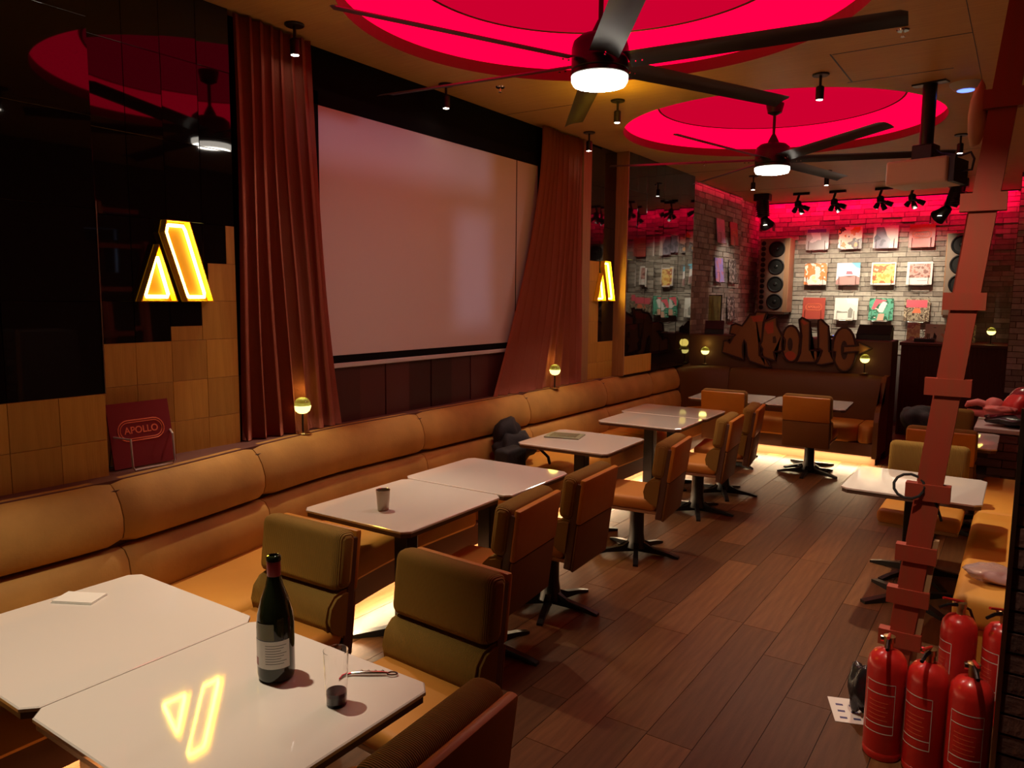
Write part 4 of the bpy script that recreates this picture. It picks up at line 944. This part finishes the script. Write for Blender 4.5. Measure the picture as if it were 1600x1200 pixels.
GR = [(P2([(-0.165, 0.0), (0.165, 0.0), (0.165, 0.11), (0.09, 0.14), (0.02, 0.10), (-0.05, 0.13), (-0.12, 0.12), (-0.165, 0.06)]), 'print_rose'), (P2([(-0.03, 0.155), (0.07, 0.155), (0.05, 0.20), (-0.02, 0.205)]), 'print_pink'),
      (P2([(0.04, 0.33), (0.165, 0.33), (0.165, 0.24), (0.11, 0.26)]), 'print_blue')]
sleeve('grey photo sleeve with purple top band, top row first', (XS[0], SY, ZS[0]), 0, 'art_grey', extra=[(R2(-0.155, 0.12, 0.265, 0.315), 'print_purple')])
sleeve('orange and white sleeve, top row second', (XS[1], SY, ZS[0]), 0, 'art_fire')
sleeve('sleeve showing a dark suited figure on pale ground, top row third', (XS[2], SY, ZS[0]), 0, 'paper', extra=[(P2([(-0.15, 0.0), (0.08, 0.0), (0.07, 0.12), (0.02, 0.18), (-0.03, 0.20), (-0.03, 0.31), (-0.13, 0.31), (-0.13, 0.2), (-0.155, 0.16)]), 'art_suit')])
sleeve('brown-red logo sleeve at the right end of the top row', (XS[3], SY, ZS[0]), 0, 'sleeve_red', logo_=True)
sleeve('yellow and white crowded sleeve, middle row first', (XS[0], SY, ZS[1]), 0, 'art_yellow')
sleeve('white and sky-blue sleeve with red mark, middle row second', (XS[1], SY, ZS[1]), 0, 'art_sky', extra=GR)
sleeve('golden orange sleeve with cream border, middle row third', (XS[2], SY, ZS[1]), 0, 'paper', extra=[(R2(-0.145, 0.15, 0.02, 0.31), 'art_orange')])
sleeve('white sleeve with brownish crowd picture, middle row fourth', (XS[3], SY, ZS[1]), 0, 'paper', extra=[(R2(-0.13, 0.14, 0.10, 0.30), 'art_crowd'), (R2(-0.02, 0.10, 0.055, 0.06), 'print_pink')])
sleeve('bright red logo sleeve, bottom row first', (XS[0], SY, ZS[2]), 0, 'sleeve_red', logo_=True)
sleeve('pale misty landscape sleeve, bottom row second', (XS[1], SY, ZS[2]), 0, 'art_mist', extra=[(P2([(-0.13, 0.10), (0.03, 0.105), (0.02, 0.125), (-0.05, 0.12), (-0.12, 0.135)]), 'print_greyd'), (P2([(0.035, 0.03), (0.09, 0.03), (0.10, 0.15), (0.06, 0.19), (0.03, 0.14)]), 'print_greyd')])
sleeve('green leafy sleeve with pink lettering shape, bottom row third', (XS[2], SY, ZS[2]), 0, 'art_jungle', extra=[(P2([(-0.13, 0.17), (-0.09, 0.16), (-0.03, 0.25), (0.08, 0.30), (-0.08, 0.32)]), 'print_pink'), (P2([(-0.05, 0.0), (0.04, 0.0), (0.05, 0.10), (-0.03, 0.10)]), 'print_tan'), (P2([(-0.03, 0.12), (0.03, 0.12), (0.08, 0.26), (0.02, 0.29), (-0.03, 0.2)]), 'print_white')])
sleeve('dark sleeve with red title block and crowd, bottom row fourth', (XS[3], SY, ZS[2]), 0, 'art_people', extra=[(R2(-0.14, 0.13, 0.20, 0.31), 'print_pink'), (P2([(-0.06, 0.12), (0.06, 0.12), (0.04, 0.19), (-0.03, 0.19)]), 'print_orange')])
LXW = -3.56
for k, (z, a, b) in enumerate(((2.57, ('art_mauve', 'mauve sleeve on the side wall, upper left'), ('sleeve_red', 'red logo sleeve on the side wall, upper right')),
                               (2.035, ('art_blue', 'blue and violet sleeve on the side wall, middle left'), ('art_bw', 'speckled grey sleeve on the side wall, middle right')),
                               (1.505, ('art_suit', 'dark sleeve on the side wall, lower left'), ('art_bw', 'pale grey sleeve on the side wall, lower right')))):
    sleeve(a[1], (LXW, 10.42, z), PI / 2, a[0]); sleeve(b[1], (LXW, 11.00, z), PI / 2, b[0], logo_=(b[0] == 'sleeve_red'))
# the sleeve on the ledge near the viewer
sl = sleeve('maroon logo sleeve in a chrome wire stand on the ledge near the viewer', (-3.475, 1.985, 0.972), PI / 2, 'sleeve_maroon', 0.31, 0.20, True, False)
t = thing('wire_stand', 'chrome wire stand holding the maroon sleeve on the ledge', 'holder', (-3.45, 1.985, 0.968), PI / 2, 'wire record holders')
obj('front_wire', tube([(-0.14, 0.06, 0.155), (-0.105, -0.035, 0.15), (-0.105, -0.045, 0.02), (-0.095, -0.045, 0.005), (0.095, -0.045, 0.005), (0.105, -0.045, 0.02), (0.105, -0.035, 0.15), (0.15, 0.06, 0.155)], 0.005, 8), 'screen_bar', t, True)
obj('back_wire', tube([(-0.14, 0.06, 0.155), (-0.14, 0.10, 0.004), (0.15, 0.10, 0.004), (0.15, 0.06, 0.155)], 0.003, 8), 'black_metal', t, True)

# ================================================================== LOUDSPEAKERS
def woofer(t, x, y, z, r):
    w_ = obj('woofer', lathe([(r * 1.06, 0.0), (r * 1.06, -0.012), (r * 0.96, -0.022), (r * 0.88, -0.012), (r * 0.80, -0.006), (r * 0.78, -0.002)], 36, c=(x, y, z), axis='Y'), 'rubber', t, True)
    obj('cone', lathe([(r * 0.80, -0.008), (r * 0.5, -0.0025), (r * 0.30, -0.0005), (r * 0.28, -0.010), (r * 0.18, -0.02), (0.0, -0.024)], 32, c=(x, y, z), axis='Y'), 'cone', w_, True)
t = thing('line_speaker', 'tall wooden loudspeaker with tweeter column left of the records', 'loudspeaker', (-3.32, 12.2, 1.60))
obj('cabinet', rbox(-0.225, 0.235, 0.0, 0.30, 0.0, 1.15, 0.008, 2), 'spk_wood', t); obj('baffle', bxm(-0.215, 0.16, -0.006, 0.0, 0.01, 1.14), 'spk_face', t)
for k in range(4): woofer(t, 0.04, -0.006, 0.165 + k * 0.272, 0.118)
for k in range(13): obj('tweeter', lathe([(0.036, 0.0), (0.036, -0.006), (0.026, -0.010), (0.02, -0.004), (0.010, -0.012), (0.0, -0.014)], 16, c=(-0.165, -0.006, 0.075 + k * 0.083), axis='Y'), 'rubber', t, True)
obj('bracket', bxm(-0.20, 0.20, -0.02, 0.28, -0.03, 0.0), 'chair_frame', t)
t = thing('line_speaker', 'tall wooden loudspeaker with four woofers right of the records', 'loudspeaker', (-0.79, 12.2, 1.60))
obj('cabinet', rbox(-0.19, 0.19, 0.0, 0.30, 0.0, 1.14, 0.008, 2), 'spk_wood', t); obj('baffle', bxm(-0.175, 0.18, -0.006, 0.0, 0.01, 1.13), 'spk_face', t)
for k in range(4): woofer(t, 0.0, -0.006, 0.17 + k * 0.268, 0.128)
obj('bracket', bxm(-0.17, 0.17, -0.02, 0.28, -0.03, 0.0), 'chair_frame', t)
def wedge(label, x, y, z, w_, rot):
    t = thing('monitor_wedge', label, 'loudspeaker', (x, y, z), rot, 'black wedge monitors on the partition')
    obj('cabinet', prism([(-0.13, 0.0), (0.13, 0.0), (0.13, 0.13), (0.04, 0.17), (-0.13, 0.06)], -w_ / 2, w_ / 2, 'YZ'), 'black_satin', t)
    bm = bmesh.new(); box(bm, -w_ / 2 + 0.01, w_ / 2 - 0.01, -0.095, 0.095, 0.0, 0.004); bmesh.ops.rotate(bm, verts=bm.verts[:], cent=(0, 0, 0), matrix=Matrix.Rotation(0.575, 3, 'X')); bmesh.ops.translate(bm, verts=bm.verts[:], vec=(0, -0.045, 0.116))
    obj('grille', bm, 'rubber', t)
wedge('black wedge monitor on the left end of the partition', -3.36, 9.70, 1.345, 0.24, 0.3); wedge('black wedge monitor on the right end of the partition', -1.44, 9.70, 1.345, 0.36, 0.0)
t = thing('control_light', 'tiny blue indicator box behind the graffiti sign', 'device', (-1.92, 9.82, 1.345)); obj('case', rbox(-0.04, 0.04, -0.03, 0.03, 0, 0.025, 0.004, 2), 'black_satin', t); obj('blue_light', lathe([(0.0, 0.027), (0.008, 0.027), (0.008, 0.024)], 10), 'led_blue', t)
# things on the record counter
t = thing('mixer', 'flat black mixer on the record counter', 'mixer', (-1.10, 11.55, 1.25)); obj('case', rbox(-0.12, 0.12, -0.10, 0.10, 0, 0.05, 0.006, 2), 'black_satin', t)
for k in range(8): obj('knob', lathe([(0.009, 0.05), (0.008, 0.065), (0.0, 0.066)], 10, c=(-0.09 + 0.025 * k, -0.04, 0)), 'chrome', t)
def card(label, x, y, w_, h_, m, rot, extra=[]):
    t = thing('display_card', label, 'card', (x, y, 1.25), rot, 'printed cards on the record counter'); t.rotation_euler = (-0.12, 0, rot)
    obj('cover', bxm(-w_ / 2, w_ / 2, -0.004, 0.004, 0, h_), m, t)
    for b_, m_ in extra: obj('printed_shape', b_, m_, t)
card('white card with two small dark pictures on the counter', -1.17 + 0.13, 11.72, 0.16, 0.24, 'paper', 0, [(R2(-0.06, -0.015, 0.02, 0.11), 'print_greyd'), (P2([(0.02, 0.04), (0.06, 0.03), (0.065, 0.08), (0.03, 0.13)]), 'ink'), (R2(0.02, 0.05, 0.19, 0.197), 'ink')])
card('white card with an orange-brown figure beside it on the counter', -0.89, 11.72, 0.15, 0.24, 'paper', 0.1, [(P2([(-0.04, 0.11), (-0.01, 0.12), (0.05, 0.02), (0.02, 0.01)]), 'print_tan'), (P2([(0.0, 0.15), (0.04, 0.16), (0.05, 0.20), (0.01, 0.19)]), 'ink')])
card('yellow card at the left end of the counter', -1.27, 11.80, 0.16, 0.25, 'art_orange', 0)
card('dark patterned card between ladder and counter lamp', -0.60, 11.78, 0.14, 0.24, 'art_people', 0)
# glass screen at the left of the booth
t = thing('glass_screen', 'upright dark-edged glass pane on the left end of the partition', 'glass panel', (-3.53, 9.92, 1.0)); obj('pane', bxm(0.0, 0.17, 0.0, 0.006, 0.34, 0.84), 'lamp_glass', t)
obj('edge', bxm(0.165, 0.18, -0.004, 0.010, 0.0, 0.85), 'rubber', t); obj('edge', bxm(0.0, 0.18, -0.004, 0.010, 0.84, 0.852), 'rubber', t)

# ================================================================== GRAFFITI SIGN
GA = [(1128.5, 550), (1131, 533), (1137, 532), (1141, 536), (1146, 526), (1150, 523), (1141, 521), (1143.5, 508), (1150, 505.5), (1160, 509), (1167, 500), (1172.5, 492), (1180.5, 491.5), (1183, 487), (1199, 488), (1194, 503), (1191, 533), (1187, 536), (1187, 555), (1197, 560), (1203, 570), (1206, 573.5), (1197, 573), (1172, 564), (1168, 556), (1166, 536), (1163, 531), (1161, 540), (1161, 552), (1163, 562)]
GP = [(1193.5, 503), (1211, 495.5), (1214, 497), (1214, 508), (1221.5, 523), (1227, 531), (1226, 546), (1219, 549), (1209, 549.5), (1213, 564), (1203, 561), (1189, 556), (1192, 545), (1188, 539), (1191, 533)]
def ell(cx, cy, rx, ry, n=18, a0=0.0, a1=2 * PI, full=True): return [(cx + rx * math.cos(a0 + (a1 - a0) * k / (n if full else n - 1)), cy + ry * math.sin(a0 + (a1 - a0) * k / (n if full else n - 1))) for k in range(n)]
GO = ell(1236.5, 537, 15, 28.5)
GL = [(1249, 500), (1253.5, 496.5), (1266, 503), (1265, 547), (1284, 548), (1282, 556), (1274, 566), (1256, 566), (1245, 566), (1251, 551), (1253, 525)]
GL2 = [(1279, 501), (1283, 499), (1295, 510), (1295.5, 549), (1306, 550), (1303, 566), (1284, 570), (1276, 569), (1285, 548), (1279, 543)]
GC = ell(1319.5, 546, 18.5, 34.5)
GARR = [(1318, 541), (1342, 540), (1341, 534), (1363, 544.5), (1341, 555), (1342, 549), (1318, 551)]
def to_xz(p, Y):   # image measurement of the flat sign turned into metres on its own plane
    d = [FW[i] + RT[i] * (p[0] - 800) / 1180 - UP[i] * (p[1] - 600) / 1180 for i in range(3)]; k = Y / d[1]; return (d[0] * k, 1.8 + d[2] * k)
GRF = [(round(a, 3), round(b, 3)) for a, b in []]
gs = thing('graffiti_sign', 'brown cut-out graffiti lettering APOLLO with an arrow on the partition', 'sign', (0, 0, 0))
def letter(nm, poly, m, y1=9.40, holes=None, patch=None):
    q = [to_xz(p, 9.41) for p in poly]
    e = obj(nm, prism(q, 9.396, 9.435, 'XZ'), m, gs); obj('letter_outline', outline([q], 0.013, 9.398), 'graff_edge', e)
    for h in (holes or []): obj('letter_hole', prism([to_xz(p, 9.41) for p in h], 9.394, 9.396, 'XZ'), 'graff_edge', e)
    for h, mm in (patch or []): obj('letter_patch', prism([to_xz(p, 9.41) for p in h], 9.3945, 9.396, 'XZ'), mm, e)
letter('letter_a', GA, 'graff_fill', patch=[([(1174, 495), (1194, 491), (1192, 502), (1178, 503)], 'graff_red')])
letter('letter_p', GP, 'graff_fill', holes=[[(1208, 526), (1212, 525), (1214, 533), (1213, 536), (1208, 536)]], patch=[([(1196, 506), (1209, 502), (1209, 520), (1200, 522), (1195, 512)], 'graff_red')])
letter('letter_o', GO, 'graff_fill', holes=[ell(1235, 538, 4.2, 10.5, 12)], patch=[(ell(1235, 556, 9, 7.5, 14), 'graff_red')])
letter('letter_l', GL, 'graff_fill', patch=[([(1252, 502), (1255, 500), (1263, 505), (1257, 508)], 'graff_red')]); letter('letter_l', GL2, 'graff_fill')
letter('letter_o', GC, 'graff_fill', holes=[ell(1319.5, 547, 5.5, 15, 14)]); 
q = [to_xz(p, 9.395) for p in GARR]; e = obj('arrow', prism(q, 9.38, 9.395, 'XZ'), 'graff_fill', gs); obj('arrow_outline', outline([q], 0.012, 9.381), 'graff_edge', e)
